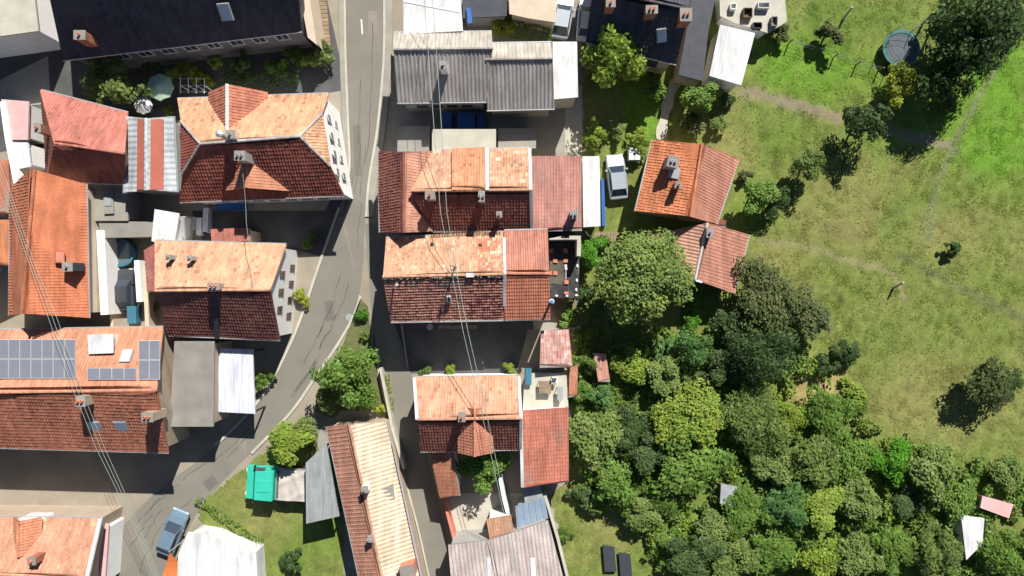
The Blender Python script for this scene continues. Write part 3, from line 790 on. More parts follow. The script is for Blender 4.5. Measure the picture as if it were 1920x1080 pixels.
# ------------------------------------------------------------------ the sharp house in the middle
NQ = dict(rise=.05, roll=.03)
def q_north(p, c, rnd):
    px, py = 960 + p.x / (S * (H - p.z) / H), 540 - p.y / (S * (H - p.z) / H)
    q = rnd.random()
    if (895 < px < 932 and 450 < py < 471 and q < .8) or (925 < px < 940 and 441 < py < 460 and q < .45): return vary((.42, .155, .10), .06, rnd)
    if px > 888 and 478 < py < 508 and q < .33: return vary((.43, .18, .12), .06, rnd)
    if px > 920 and q < .12: return vary((.62, .50, .38), .06, rnd)
    if 838 < px < 872 and q < .12: return vary((.42, .31, .25), .06, rnd)
    return c
def q_south(p, c, rnd):
    px = 960 + p.x / (S * (H - p.z) / H)
    if rnd.random() < .35 and px > 880: return vary((.24, .08, .07), .12, rnd)
    if rnd.random() < .2 and p.y > .2: return vary((.24, .19, .17), .12, rnd)
    return c
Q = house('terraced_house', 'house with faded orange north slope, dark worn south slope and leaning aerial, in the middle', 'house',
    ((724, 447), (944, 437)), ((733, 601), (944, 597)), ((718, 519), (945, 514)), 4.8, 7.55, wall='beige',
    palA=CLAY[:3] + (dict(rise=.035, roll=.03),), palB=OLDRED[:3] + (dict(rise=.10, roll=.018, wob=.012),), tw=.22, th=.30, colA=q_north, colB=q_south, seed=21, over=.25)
t = Q['t']
# white verge flashing at the east gable, broken mortar on the ridge, gutter board
mb = MB(); e = Vector((.06, 0, .16))
for a_, b_ in ((Q['a1'].lerp(Q['r1'], .12), Q['r1']), (Q['r1'], Q['b1'].lerp(Q['r1'], .28))):
    p, q = a_ + e, b_ + e; s_ = Vector((.13, 0, 0)); n = Vector((0, 0, 1))
    mb.slab([p - s_, p + s_, q + s_, q - s_] if q.y > p.y else [q - s_, q + s_, p + s_, p - s_], n, .2)
part('verge_flashing', mb, M['white'], t)
mb = MB(); p, q = P(874, 516, 7.66), P(889, 515.5, 7.66); mb.box(((p.x + q.x) / 2, (p.y + q.y) / 2, 7.68), (q.x - p.x, .36, .12)); part('ridge_sheet', mb, M['white'], t)
rnd = random.Random(4); mb = MB()
for i in range(90):
    f = rnd.random(); p = Q['r0'].lerp(Q['r1'], f); mb.box((p.x, p.y - .12 + rnd.uniform(-.05, .1), 7.6), (rnd.uniform(.08, .25), rnd.uniform(.08, .2), .1), rnd.uniform(0, 3))
part('ridge_mortar', mb, M['felt'], t, stuff=True)
mb = MB(); a_, b_ = Q['b0'], Q['b1']; o = Vector((0, -.16, -.02))
mb.tube([a_ + o, b_ + o], .09, 7); part('gutter_edge', mb, M['alu'], t)
mb = MB()
for i in range(46):
    f = (i + .5) / 46; p = Q['a0'].lerp(Q['a1'], .38 + .6 * f); mb.box((p.x, p.y - .02, 4.95), (.2, .34, .09), rnd.uniform(-.1, .1), vary((.50, .30, .19), .15, rnd))
part('eave_tiles', mb, M['tile'], t)
def roof_pt(px, py, lo=4.8, hi=7.55):
    z = 6.0
    for _ in range(8):
        p = P(px, py, z); d = abs(p.y - Q['r0'].y) / abs(Q['a0'].y - Q['r0'].y if p.y > Q['r0'].y else Q['b0'].y - Q['r0'].y); z = hi - (hi - lo) * min(1, d)
    return P(px, py, z)
for x, y in ((811, 458), (901, 460)):
    p = roof_pt(x, y); mb = MB(); mb.lathe((p.x, p.y, p.z - .1), [(.1, 0), (.1, .42), (.16, .44), (.16, .52), (.04, .56)], 8); part('vent_pipe', mb, M['dark'], t)
skylight(t, 842, 560, roof_pt(842, 560).z + .1, (0, -.6, .8), 0, .36, .6, 'glass', 'alu')
wall_windows(t, Q['A0'], Q['B0'], 3.4, 2, m0=.2, m1=.2, frame='frame')
wall_windows(t, Q['B0'], Q['B1'], 1.5, 4, frame='brownframe', rows=2, dz=2.1)
# aerial and pole carrying the wires, small aerial at the west end
ap = P(847, 516, 7.6)
ant = thing('roof_aerial', 'rusty leaning aerial mast on the ridge of the house with faded tiles', 'aerial', tuple(ap))
tp = P(853.5, 500, 9.6)
mb = MB(); mb.tube([ap, tp], .045, 6); part('mast', mb, M['brownframe'], ant)
d_ = (tp - ap).normalized()
for k, (f, l) in enumerate(((.99, .8), (.72, .5))):
    c = ap.lerp(tp, f); u = Vector((1, .35 if k % 2 else -.25, 0)).normalized(); mb = MB(); mb.tube([c - u * l * .6, c + u * l * .25], .03, 5)
    for j in range(3):
        cc = c + u * l * (-.5 + .3 * j); mb.tube([cc - Vector((-.05, .2, 0)), cc + Vector((-.05, .2, 0))], .014, 4)
    part('aerial_arm', mb, M['dark'], ant)
p = roof_pt(737, 541); wa = thing('roof_aerial', 'small white aerial standing at the west end of the dark worn slope', 'aerial', tuple(p))
mb = MB(); tpp = p + Vector((.4, .3, 1.0)); mb.tube([p, tpp], .06, 6); part('mast', mb, M['white'], wa)
mb = MB(); mb.tube([tpp + Vector((-.05, .02, 0)), tpp + Vector((.25, -.02, .03))], .035, 6); mb.tube([tpp + Vector((.1, .18, -.05)), tpp + Vector((.05, -.1, 0))], .035, 6); part('aerial_arm', mb, M['white'], wa)

R_ = house('tiled_annex', 'annex of newer pink-red ribbed tiles joined to the middle house, beside the tarpaulin courtyard', 'house',
    ((945.5, 433), (1027, 431)), ((946, 599), (1032, 597)), ((944, 513), (1030, 513)), 4.7, 6.15, wall='tan',
    palA=((.44, .195, .14), .07, [], dict(rise=.03, roll=.07, wob=.004)), palB=((.43, .165, .105), .07, [], dict(rise=.05, roll=.06, wob=.004)), tw=.205, th=.33, seed=31, over=.12)
# vent pipe with blue cap at the corner
p = P(1034.5, 565, 6.7); vp = thing('vent_flue', 'round flue with a pale rim and blue cap beside the ribbed annex roof', 'flue', (p.x, p.y, 0))
mb = MB(); mb.lathe((p.x, p.y, 0), [(.11, 0), (.11, 6.5), (.2, 6.55), (.2, 6.68)], 12); part('pipe', mb, M['zinc'], vp)
mb = MB(); mb.lathe((p.x, p.y, 6.66), [(.22, 0), (.22, .06), (.17, .07)], 14); part('rim', mb, M['white'], vp)
mb = MB(); mb.lathe((p.x, p.y, 6.735), [(.165, 0), (.16, .05), (.06, .08)], 14); part('cap', mb, mat('blue_enamel', (.08, .24, .52), rough=.4), vp)
# courtyard platform under tarpaulin with parapet wall
ct = thing('courtyard_deck', 'raised courtyard floor covered with wrinkled black tarpaulin behind the ribbed annex', 'deck', tuple(P(1058, 505)))
poly = [(1020, 446), (1084, 446), (1086, 500), (1083.5, 558), (1022, 558)]
mb = MB(); pp = [P(x, y, 2.3) for x, y in poly]; mb.prism([(p.x, p.y) for p in pp], 0, 2.26); part('base', mb, M['concrete'], ct)
def cloth(poly, z, seed, amp=.03):
    mb = MB(); pp = [P(x, y, z) for x, y in poly]; x0, x1 = min(p.x for p in pp), max(p.x for p in pp); y0, y1 = min(p.y for p in pp), max(p.y for p in pp)
    nx, ny = 22, 30; r = random.Random(seed); ph = [r.uniform(0, 6) for _ in range(6)]; G = {}
    for i in range(nx + 1):
        for j in range(ny + 1):
            x, y = x0 + (x1 - x0) * i / nx, y0 + (y1 - y0) * j / ny
            h = z + amp * (abs(math.sin(x * 2.1 + y * .9 + ph[0])) ** 6 + abs(math.sin(x * .8 - y * 1.7 + ph[1])) ** 9 + .4 * math.sin(x * 5 + ph[2]) * math.sin(y * 4 + ph[3]))
            G[i, j] = (x, y, h)
    for i in range(nx):
        for j in range(ny): mb.face([G[i, j], G[i + 1, j], G[i + 1, j + 1], G[i, j + 1]])
    return mb
part('tarpaulin', cloth([(1020, 446), (1085, 446), (1085, 559), (1020, 559)], 2.32, 1), M['tarp'], ct)
part('faded_tarpaulin', cloth([(1031, 486), (1059, 486), (1059, 533), (1031, 533)], 2.37, 2, .015), M['browntarp'], ct)
pw = thing('courtyard_wall', 'pale concrete wall wrapping the corner of the tarpaulin-covered courtyard', 'wall', tuple(P(1080, 446)))
mb = MB(); zt = 4.2
for rect in ([(1030, 447), (1058, 442), (1058, 449), (1030, 449.5)], [(1058.2, 445.4), (1067, 445.4), (1067, 449), (1058.2, 449)], [(1067.2, 442), (1089, 442), (1089, 449), (1067.2, 449)], [(1082, 449.2), (1089.5, 449.2), (1089, 480), (1081.5, 480)]):
    pp = [P(x, y, zt) for x, y in rect]; mb.prism([(p.x, p.y) for p in pp], 0, zt)
part('wall_face', mb, M['pale_concrete'], pw)
TB = [(1041, 489), (1060.5, 488.5), (1030.5, 512), (1041, 512), (1062, 529), (1062, 549.5), (1033, 470), (1060, 468), (1061, 472)]
first = None
lab = ['terracotta block on the faded tarp beside the annex, next to the shadow edge', 'terracotta block at the corner where two shadow edges meet on the tarp', 'terracotta block half tucked under the annex eave', 'terracotta block on the middle of the faded tarp', 'terracotta block at the south end of the thin white pole', 'terracotta block near the south edge of the black tarp', 'terracotta block in the shade close to the annex wall', 'upper of two shaded terracotta blocks lying together', 'lower of two shaded terracotta blocks lying together']
def block_mesh(w_, d_, h_):
    mb = MB(); mb.box((0, 0, h_ / 2), (w_, d_, h_))
    for i in (-1, 0, 1): mb.box((w_ * .28 * i, 0, h_ + .008), (w_ * .16, d_ * .96, .016))
    return mb
bm_ = block_mesh(.38, .36, .14).mesh('block', M['terracotta'])
for (x, y), l in zip(TB, lab):
    o = bpy.data.objects.new('hollow_block', bm_); COL.objects.link(o); p = P(x, y, 2.48); o.location = (p.x, p.y, 2.37); o.rotation_euler.z = random.uniform(-.08, .08)
    if y > 545: o.scale = (1, .7, 1)
    if 'shade' in l and '1060': o.scale = (.95, .6 if y < 469 or y == 472 else 1, 1)
    tag(o, l, 'block', 'terracotta blocks holding down the tarp')
WB = [(1032, 555.5, 'white stone holding the tarp beside the annex corner'), (1043.5, 554.8, 'elongated white stone near the west end of the south tarp edge'), (1063, 555, 'white stone just below the southern terracotta block'), (1081, 554, 'white stone at the south-east corner of the tarp'), (1080.5, 543.5, 'white stone on the east tarp edge above the corner one'), (1081.5, 526, 'white stone on the east tarp edge by the big tree shadow'), (1082.5, 499, 'small white stone in shade below the end of the courtyard wall')]
for i, (x, y, l) in enumerate(WB):
    rr = random.Random(i); mb = MB(); pr = [(.12 + rr.uniform(-.02, .02), 0), (.14, .06), (.10, .12), (.04, .14)]; mb.lathe((0, 0, 0), pr, 7)
    p = P(x, y, 2.45); o = single('stone', mb, M['whitepaint'], l, 'stone', (p.x, p.y, 2.35), 'white stones along the tarp edge'); o.scale = (1.1 if y > 550 else .8, .8 if y > 550 else 1.25, 1)
mb = MB(); p, q = P(1061, 524, 2.5), P(1061.3, 505, 2.5); mb.tube([(p.x, p.y, 2.42), (q.x, q.y, 2.44)], .045, 6); single('pole', mb, M['white'], 'thin white pole lying on the tarp', 'pole', tuple(P(1061, 515, 0)))
mb = MB(); p = P(1061, 501, 2.5); mb.box((p.x, p.y, 2.46), (.22, .5, .16), .1); single('plastic_crate', mb, M['white'], 'white box lying on the tarp at the north end of the white pole', 'box', tuple(p))

# ------------------------------------------------------------------ north neighbour with the cross wing
W2 = house('corner_wing', 'tall cross wing with dark red west slope and pink east slope beside the road', 'house',
    ((710, 283), (713, 436)), ((812, 283), (816, 434)), ((757, 286), (757, 436)), 4.0, 6.7, wall='plaster', palA=DARKRED, palB=PINKCLAY, seed=41, over=.3)  # west slope tiles darkened, east slope lightened, as the sun falls
wall_windows(W2['t'], W2['A0'], W2['A1'], 2.6, 4)
def h2n(p, c, rnd): return vary(c, .05, rnd)
H2 = house('row_house', 'row house with light orange north slope and raised middle bay, attached to the wing', 'house',
    ((812, 283), (992, 278)), ((812, 433), (996, 431)), ((770, 358), (994, 356)), 4.2, 6.9, wall='beige', palA=CLAY, palB=DARKRED, seed=42, over=.2)  # south slope tiles carry its shade in their colour
t = H2['t']
mb = MB(); e = Vector((.05, 0, .17)); s_ = Vector((.13, 0, 0))
for p, q in ((H2['a1'], H2['r1']), (H2['r1'], H2['b1'])): mb.slab([q + e - s_, q + e + s_, p + e + s_, p + e - s_][::-1] if q.y > p.y else [q + e - s_, q + e + s_, p + e + s_, p + e - s_][::-1], Vector((0, 0, 1)), .25)
part('verge_flashing', mb, M['white'], t)
# raised middle bay
tm = MB(); dk = MB(); pl = [P(847, 279, 4.75), P(911, 277, 4.75), P(911, 355, 7.15), P(847, 356, 7.15)]; roof_plane(dk, pl, 'tile', ORANGE, 7, .25, .36, None, tm)
d = part('raised_roof', dk, M['tile'], t); part('roof_tiles', tm, M['tile'], d, stuff=True)
mb = MB()
for x in (847.6, 910.4):
    a_, b_ = P(x, 280, 4.6), P(x, 356, 7.0); mb.face([a_, b_, b_ - Vector((0, 0, .6)), a_ - Vector((0, 0, .8))])
part('cheek', mb, M['beige'], d)
mb = MB(); a_, b_ = P(913, 277, 4.9), P(913.5, 356, 7.25); mb.slab([a_ + Vector((-.15, 0, 0)), a_ + Vector((.15, 0, 0)), b_ + Vector((.15, 0, 0)), b_ + Vector((-.15, 0, 0))], Vector((0, 0, 1)), .2); part('verge_sheet', mb, M['lavender'], d)
chimney(t, 806, 366, 7.9, 4.6, .7, .6, 'tan'); chimney(t, 903, 368, 7.7, 5.6, .45, .8, 'greyplaster', pots=2); chimney(t, 936, 402, 6.6, 4.4, .4, .4, 'greyplaster')
mb = MB(); p = P(775, 357, 5.9); mb.slab([P(766, 346, 5.95), P(790, 352, 5.2), P(790, 376, 5.2), P(766, 372, 5.95)][::-1], Vector((.6, 0, .8)), .05); part('roof_patch', mb, M['felt'], W2['t'])
flat('low_extension', 'low building with fine pink roofing sheets and a chimney by its east edge', 'building', [(996, 293), (1090, 293), (1091, 433), (998, 434)], 4.4, cover='tile', pal=((.50, .25, .205), .04, [], dict(rise=.03, roll=.02, wob=.004)), zs=[5.0, 5.0, 4.5, 4.5], wall='beige')
ext = [o for o in COL.objects if o.name.startswith('low_extension')][0]
chimney(ext, 1076, 402, 5.7, 4.2, .6, .6, 'greyplaster', pots=2)
flat('flat_roof_shed', 'white flat-roofed strip building beside the pink sheeted roof', 'shed', [(1092, 293), (1124, 293), (1126, 424), (1094, 426)], 3.4, top='white', wall='plaster')
flat('flat_roof_shed', 'low shed with pale grey felt roof behind the row house', 'shed', [(810, 242), (930, 242), (930, 285), (810, 285)], 3.0, top='pale_concrete', wall='greyplaster')
flat('flat_roof_shed', 'dim brown flat roof in shade between the grey sheets and the cross wing', 'shed', [(745, 236), (806, 236), (806, 284), (745, 284)], 2.0, top='felt')
flat('flat_roof_shed', 'shaded concrete-roofed shed east of the pale felt shed', 'shed', [(934, 240), (1005, 240), (1005, 278), (934, 278)], 2.0, top='concrete')
mb = MB(); 
bl = thing('covered_stack', 'blue tarpaulin draped over a stack below the grey sheeted roof', 'stack', tuple(P(870, 222)))
for x, w_, hh in ((838, 1.0, 1.0), (874, 1.7, 1.3), (902, .8, .9)):
    p = P(x, 226, hh); m2 = MB(); m2.prism([(p.x - w_ / 2, p.y - .7), (p.x + w_ / 2, p.y - .7), (p.x + w_ / 2 - .05, p.y + .7), (p.x - w_ / 2 + .05, p.y + .7)], 0, [hh, hh * .9, hh, hh * 1.1]); part('tarpaulin', m2, M['blue'], bl)

# ------------------------------------------------------------------ grey sheeted barns to the north
K = house('barn', 'wide barn of grey corrugated sheets with pale north slope and a chimney, beside the road', 'barn', ((738, 62), (922, 60)), ((745, 192), (912, 190)), ((738, 93), (924, 91)), 4.6, 6.7,
    wall='greyplaster', coverA='corr', coverB='corr', palA=((.36, .325, .285), .06), palB=((.34, .32, .30), .06), tw=.34, seed=51, ridge_col=(.33, .31, .28))
chimney(K['t'], 831, 122, 7.3, 5.0, .6, .6, 'whitepaint', pots=1)
mb = MB(); m2 = [P(757, 166, 5.1), P(900, 164, 5.1), P(902, 196, 4.4), P(760, 198, 4.4)]; mb.slab(m2[::-1], Vector((0, -.3, .95)), .06); part('lower_sheet', mb, M['fibre'], K['t'])
wall_windows(K['t'], K['B0'], K['B1'], 2.4, 4, frame='brownframe')
L_ = house('barn', 'narrower grey corrugated barn between the wide barn and the white roofed block', 'barn', ((908, 82), (1034, 80)), ((913, 206), (1040, 203)), ((910, 112), (1036, 110)), 4.2, 6.2,
    wall='concrete', coverA='corr', coverB='corr', palA=((.37, .335, .295), .06), palB=((.33, .31, .29), .06), tw=.34, seed=52, ridge_col=(.34, .31, .28))
flat('flat_roof_block', 'bright white flat-roofed block at the east end of the grey barns', 'building', [(1036, 78), (1082, 78), (1084, 182), (1038, 186)], 4.4, top='white', wall='pale_concrete')
wr = flat('flat_roof_block', 'large white roof at the top beside the road, in front of the wide grey barn', 'building', [(755, -30), (862, -30), (868, 58), (757, 64)], 4.8, top='white', wall='plaster')
mb = MB(); a_, b_ = P(757, 4, 4.84), P(863, 24, 4.84); mb.slab([a_, b_, b_ + Vector((0, .12, 0)), a_ + Vector((0, .12, 0))], Vector((0, 0, 1)), .03); part('roof_seam', mb, M['alu'], wr)
flat('flat_roof_shed', 'dark shed roof east of the large white roof', 'shed', [(866, -40), (955, -40), (950, 30), (868, 34)], 2.6, top='slate')
flat('beige_annex', 'beige flat terrace roof above the clipped hedge at the top', 'building', [(953, -40), (1046, -40), (1042, 42), (990, 34), (955, 26)], 3.0, top='beige', wall='beige')
mb = MB(); p = P(880, 30, 2.8); mb.box((p.x, p.y, 2.75), (.4, 1.4, .3), .1); single('rolled_tarp', mb, M['blue'], 'rolled blue tarpaulin on the dark shed by the white roof', 'tarpaulin', (p.x, p.y, 2.6))
hedge([(958, 50), (1036, 66)], 1.5, 1.4, 'green', 'clipped green hedge below the beige terrace roof', 71)
tree(941, 48, 23, 'yellow', 'golden yellow bush at the west end of the clipped hedge', 'garden_bush')
M_ = house('slate_house', 'blue-black slate house with brick chimneys beside the tilted white roof', 'house', ((1118, -95), (1300, -60)), ((1098, 78), (1268, 120)), ((1112, -20), (1292, 18)), 4.4, 7.4,
    wall='tan', palA=SLATE, palB=SLATE, seed=61, tw=.3, th=.4, ridge_col=(.09, .09, .1))
chimney(M_['t'], 1145, 6, 7.8, 6, .7, .6); chimney(M_['t'], 1222, 18, 7.9, 6, .9, .6, pots=2); chimney(M_['t'], 1286, 28, 8.0, 5.5, .9, 1.0, pots=2)
skylight(M_['t'], 1240, 66, 5.9, (0, -.65, .75), .2)
wall_windows(M_['t'], M_['B0'], M_['B1'], 2.3, 5, frame='brownframe')
flat('flat_roof_shed', 'dark blue sheeted lean-to between the slate house and the white roof', 'shed', [(1300, -30), (1345, -20), (1328, 60), (1318, 152), (1272, 140), (1285, 70)], 3.2, top='slate', wall='tan')
nr = flat('white_roof_outbuilding', 'tilted white rectangular roof at the edge of the meadow', 'outbuilding', [(1350, 46), (1416, 62), (1390, 160), (1330, 142)], 3.4, top='white', wall='plaster')
mb = MB()
for i in range(1, 4):
    a_, b_ = P(1350 + 66 * i / 4, 46 + 16 * i / 4, 3.43), P(1330 + 60 * i / 4, 142 + 18 * i / 4, 3.43); mb.tube([a_, b_], .04, 5)
part('roof_seam', mb, M['whitepaint'], nr)
flat('pergola_terrace', 'cluttered pale terrace roof at the top edge beside the meadow', 'terrace', [(1348, -40), (1468, -40), (1476, 40), (1440, 62), (1380, 44), (1350, 30)], 2.2, top='pale_concrete', wall='plaster')
for i, (x, y, c, l) in enumerate(((1375, 12, 'whitepaint', 'white planter box at the west of the cluttered terrace'), (1402, 24, 'brownframe', 'brown wooden crate in the middle of the cluttered terrace'), (1432, 10, 'white', 'long white planter on the cluttered terrace'), (1452, 40, 'felt', 'grey crate at the meadow end of the cluttered terrace'), (1420, 48, 'anthracite', 'black box at the south edge of the cluttered terrace'))):
    p = P(x, y, 2.6); mb = MB(); w_, d_, h_ = .5 + .25 * (i % 3), .5 + .3 * (i % 2), .5
    mb.box((0, 0, .04), (w_, d_, .08));
    for dx, dy, sx, sy in ((w_ / 2, 0, .06, d_), (-w_ / 2, 0, .06, d_), (0, d_ / 2, w_ - .07, .06), (0, -d_ / 2, w_ - .07, .06)): mb.box((dx, dy, h_ / 2), (sx, sy, h_), 0)
    single('crate', mb, M[c], l, 'crate', (p.x, p.y, 2.2))
# house O and house P on the right
O = house('cottage', 'cottage with bright orange west slope and dusty pink east slope beside the meadow', 'house', ((1224, 262), (1192, 396)), ((1384, 298), (1343, 420)), ((1316, 270), (1294, 406)), 3.6, 5.5,
    wall='beige', palA=((.50, .18, .085), .07, [(.05, (.42, .16, .08))]), palB=((.42, .19, .13), .05, []), seed=63)
chimney(O['t'], 1262, 303, 6.0, 4.2, .9, .9, 'greyplaster', rz=-.2, pots=2); chimney(O['t'], 1272, 347, 6.0, 4.4, .5, .5, 'brick', rz=-.2)
mb = MB(); p = P(1267, 322, 5.0); mb.slab([P(1256, 312, 4.75), P(1276, 316, 5.1), P(1272, 336, 5.1), P(1252, 332, 4.75)][::-1], Vector((-.4, 0, .9)), .12); part('roof_hatch', mb, M['zinc'], O['t'])
flat('lean_to_roof', 'small tiled lean-to just south of the two-tone cottage, with a dark red verge', 'lean-to', [(1330, 408), (1362, 414), (1360, 428), (1326, 424)], 2.8, cover='tile', pal=DARKRED, wall='tan')
PH = house('outhouse', 'outhouse half brown ribbed sheets, half orange tiles, beside the large round tree', 'house', ((1222, 440), (1205, 508)), ((1404, 440), (1376, 550)), ((1326, 418), (1303, 524)), 3.0, 4.5,
    wall='tan', coverA='corr', coverB='tile', palA=((.40, .225, .165), .08), palB=((.42, .195, .135), .07, []), tw=.30, seed=64, zEB=3.0, gutterA=False, ridge_col=(.5, .48, .45))
mb = MB(); a_, b_ = P(1290, 520.5, 4.2), P(1316, 528.5, 4.4); mb.tube([a_ + Vector((0, -.05, .05)), b_ + Vector((0, -.05, .05))], .1, 6); part('verge_pipe', mb, M['whitepaint'], PH['t'])
chimney(PH['t'], 1331, 436, 5.3, 3.5, .5, .8, 'greyplaster', pots=1)
# old lean-to with mossy roof behind the courtyard
ml = flat('mossy_shed', 'half collapsed shed with mossy boards north of the bright shrub', 'shed', [(1116, 436), (1162, 436), (1150, 452), (1112, 446)], 1.6, top='wood', wall='wood')
mb = MB()
for i in range(7):
    a_, b_ = P(1116 + i * 6, 434, 1.66), P(1112 + i * 6.4, 449 + i * .6, 1.66); mb = MB(); mb.slab([a_, b_, b_ + Vector((.2, 0, 0)), a_ + Vector((.2, 0, 0))], Vector((0, 0, 1)), .03); part('plank', mb, M['wood'], ml)
mb = MB(); mb.tube([P(1098, 434, 2.2), P(1103, 441, 2.0), P(1112, 446, 1.9)], .07, 6); single('drain_pipe', mb, M['whitepaint'], 'white drain pipe running to the bright shrub', 'pipe', tuple(P(1103, 441, 0)))

# ------------------------------------------------------------------ western village
V = house('barn_house', 'pink-red tiled house with short dark south slope, left of the striped metal roof', 'house', ((78, 170), (240, 212)), ((88, 338), (234, 344)), ((60, 262), (234, 288)), 3.8, 6.3, wall='tan', palA=((.42, .155, .12), .06, [(.05, (.36, .12, .09))]), palB=DARKRED, clip0=(0.0, 2.0), seed=71)  # shaded south slope put into a darker tile colour
chimney(V['t'], 71, 240, 6.6, 4.6, .5, .7)
ST = house('striped_shed', 'grey metal shed roof with two red stripes running down it', 'shed', ((237, 218), (233, 362)), ((325, 218), (332, 360)), ((275, 222), (277, 356)), 4.2, 4.9, wall='greyplaster', coverA='seam', coverB='seam', palA=((.36, .39, .41), .03), palB=((.36, .39, .41), .03), tw=.5, seed=72, ridge_col=(.5, .52, .54))
mb = MB()
for (x0, x1, z0, z1, m_, nm) in ((259, 270.5, 4.62, 4.83, 'redsheet', 'red_panel'), (284, 308, 4.83, 4.46, 'redsheet', 'red_panel')):
    mb = MB(); up = Vector((0, 0, .14)); pl = [P(x0, 224, z0) + up, P(x0 - 1, 356, z0) + up, P(x1, 356, z1) + up, P(x1, 224, z1) + up]; mb.slab(pl, Vector((0, 0, 1)), .07); part(nm, mb, M[m_], ST['t'])
AH = house('half_hipped_house', 'big half-hipped tiled house with dormers on both slopes, left of the road', 'house', ((333, 186), (616, 176)), ((337, 378), (645, 366)), ((346, 272), (592, 254)), 4.9, 8.3, wall='plaster', palA=((.50, .29, .175), .07, [(.06, (.44, .17, .09)), (.05, (.58, .36, .22))]), palB=((.27, .085, .06), .12, [(.08, (.20, .07, .05))]), clip0=(.5, 1.3), clip1=(.5, 1.3), seed=73, over=.3, ridge_col=(.36, .34, .33))  # south tiles darkened to paint in the shade of that slope
dormer(AH, 426, 158, 7.5, 5.2, 5.0, 5.5, (0, 1), ((.44, .17, .11), .06, []), 81, 'tan', ridge=(.62, .62, .60))
dormer(AH, 462, 352, 7.3, 5.3, 5.8, 4.2, (0, -1), ((.46, .20, .12), .07, []), 83, 'tan')
chimney(AH['t'], 450, 292, 9.0, 6.4, .8, .7, 'greyplaster', pots=2); chimney(AH['t'], 432, 252, 9.2, 7.0, .6, .6, 'steel', pots=1)
wall_windows(AH['t'], AH['B1'], AH['A1'], 2.4, 4, rows=2, dz=2.3, ww=.6, hh=.95, frame='frame'); wall_windows(AH['t'], AH['B0'], AH['B1'], 2.0, 7, rows=1)
# bright steel flue up the north dormer
p, q = P(432, 262, 8.1), P(428, 230, 9.6)
fl = thing('steel_flue', 'tall bright steel flue rising at the ridge of the half-hipped house', 'flue', (p.x, p.y, 6.5))
mb = MB(); mb.tube([(p.x, p.y, 6.5), (p.x, p.y, 10.2)], .19, 10); part('pipe', mb, M['steel'], fl)
mb = MB(); mb.lathe((p.x, p.y, 10.2), [(.12, 0), (.3, .1), (.3, .16), (.05, .3)], 10); part('cowl', mb, M['steel'], fl)
CH = house('gabled_house', 'pale orange and shade-darkened brown roofed house with white windowed gable facing the road bend', 'house', ((290, 452), (537, 459)), ((316, 628), (525, 637)), ((291, 545), (507, 543)), 4.3, 7.5, wall='plaster', palA=((.52, .30, .19), .07, [(.06, (.46, .20, .11))]), palB=((.19, .075, .06), .10, []), seed=75, over=.3)  # brown south tiles hold the slope's shade in their colour
mb = MB()
wall_windows(CH['t'], CH['B1'], CH['A1'], 1.5, 4, ww=.55, hh=.95, frame='brownframe'); wall_windows(CH['t'], CH['B1'], CH['A1'], 4.1, 3, ww=.55, hh=.95, m0=.2, m1=.2, frame='brownframe')
chimney(CH['t'], 401, 537, 8.2, 6.8, .9, .5, 'tan', pots=2)
for x, y in ((316, 482), (356, 484)): chimney(CH['t'], x, y, 6.6, 5.0, .35, .35, 'zinc', pots=1)
mb = MB()
a_, b_ = P(402, 552, 7.35), P(407, 636, 4.5); mb.slab([a_ + Vector((-.2, 0, 0)), b_ + Vector((-.2, 0, 0)), b_ + Vector((.2, 0, 0)), a_ + Vector((.2, 0, 0))], Vector((0, -.6, .8)), .08); part('party_strip', mb, M['slate'], CH['t'])
flat('red_lean_to', 'red tiled lean-to on the west end of the white-gabled house', 'lean-to', [(270, 470), (306, 448), (304, 545), (276, 548)], 3.6, cover='tile', pal=((.33, .12, .10), .07, []), wall='tan')
flat('red_roof_porch', 'pinkish red roof just north of the white-gabled house', 'porch', [(395, 430), (468, 428), (470, 458), (398, 462)], 3.4, cover='tile', pal=((.42, .16, .12), .06, []), wall='tan')
flat('white_box_shed', 'small shed with a bright white square roof above the lean-to', 'shed', [(290, 392), (336, 400), (326, 462), (284, 452)], 3.6, top='white', wall='plaster')
flat('brown_canopy', 'brown flat canopy running between the pale yard and the white square roof', 'canopy', [(184, 414), (288, 416), (288, 444), (190, 446)], 2.5, top='felt', wall='tan')
py_ = flat('concrete_terrace', 'pale grey concrete terrace with a roof hatch, below the striped shed', 'terrace', [(168, 342), (236, 340), (240, 414), (170, 414)], 2.7, top='concrete', wall='greyplaster')
mb = MB(); p = P(204, 378, 2.8); mb.box((p.x, p.y, 2.78), (.85, 2.2, .2), .05); o_ = part('hatch', mb, M['felt'], py_)
mb = MB(); mb.box((p.x, p.y, 2.9), (.6, .8, .08), .05); part('hatch_lid', mb, M['zinc'], o_)
# pool, car, walls and bins in the yard
p = P(227, 474, .6); pl_ = thing('paddling_pool', 'round paddling pool with blue rim, half in shadow, behind the parked dark car', 'pool', (p.x, p.y, 0))
mb = MB(); mb.lathe((p.x, p.y, 0), [(1.25, 0), (1.33, .4), (1.3, .75), (1.12, .78), (1.12, .5)], 28, cap=False); part('rim', mb, M['cyan'], pl_)
mb = MB(); mb.lathe((p.x, p.y, .6), [(1.12, 0), (1.11, .03)], 28); part('water', mb, M['water'], pl_)
def wall_run(label, pts, h, th, m):
    mb = MB()
    W = [P(x, y, h) for x, y in pts]
    for a_, b_ in zip(W[:-1], W[1:]):
        d = (b_ - a_); d.z = 0; n_ = Vector((-d.y, d.x, 0)).normalized() * th / 2
        mb.prism([(q.x, q.y) for q in (a_ - n_, b_ - n_, b_ + n_, a_ + n_)], 0, h)
    return single('garden_wall', mb, M[m], label, 'wall', tuple((W[0].x, W[0].y, 0)))
wall_run('white wall along the east side of the orange long-slope house', [(188, 432), (196, 590)], 2.6, .7, 'plaster')
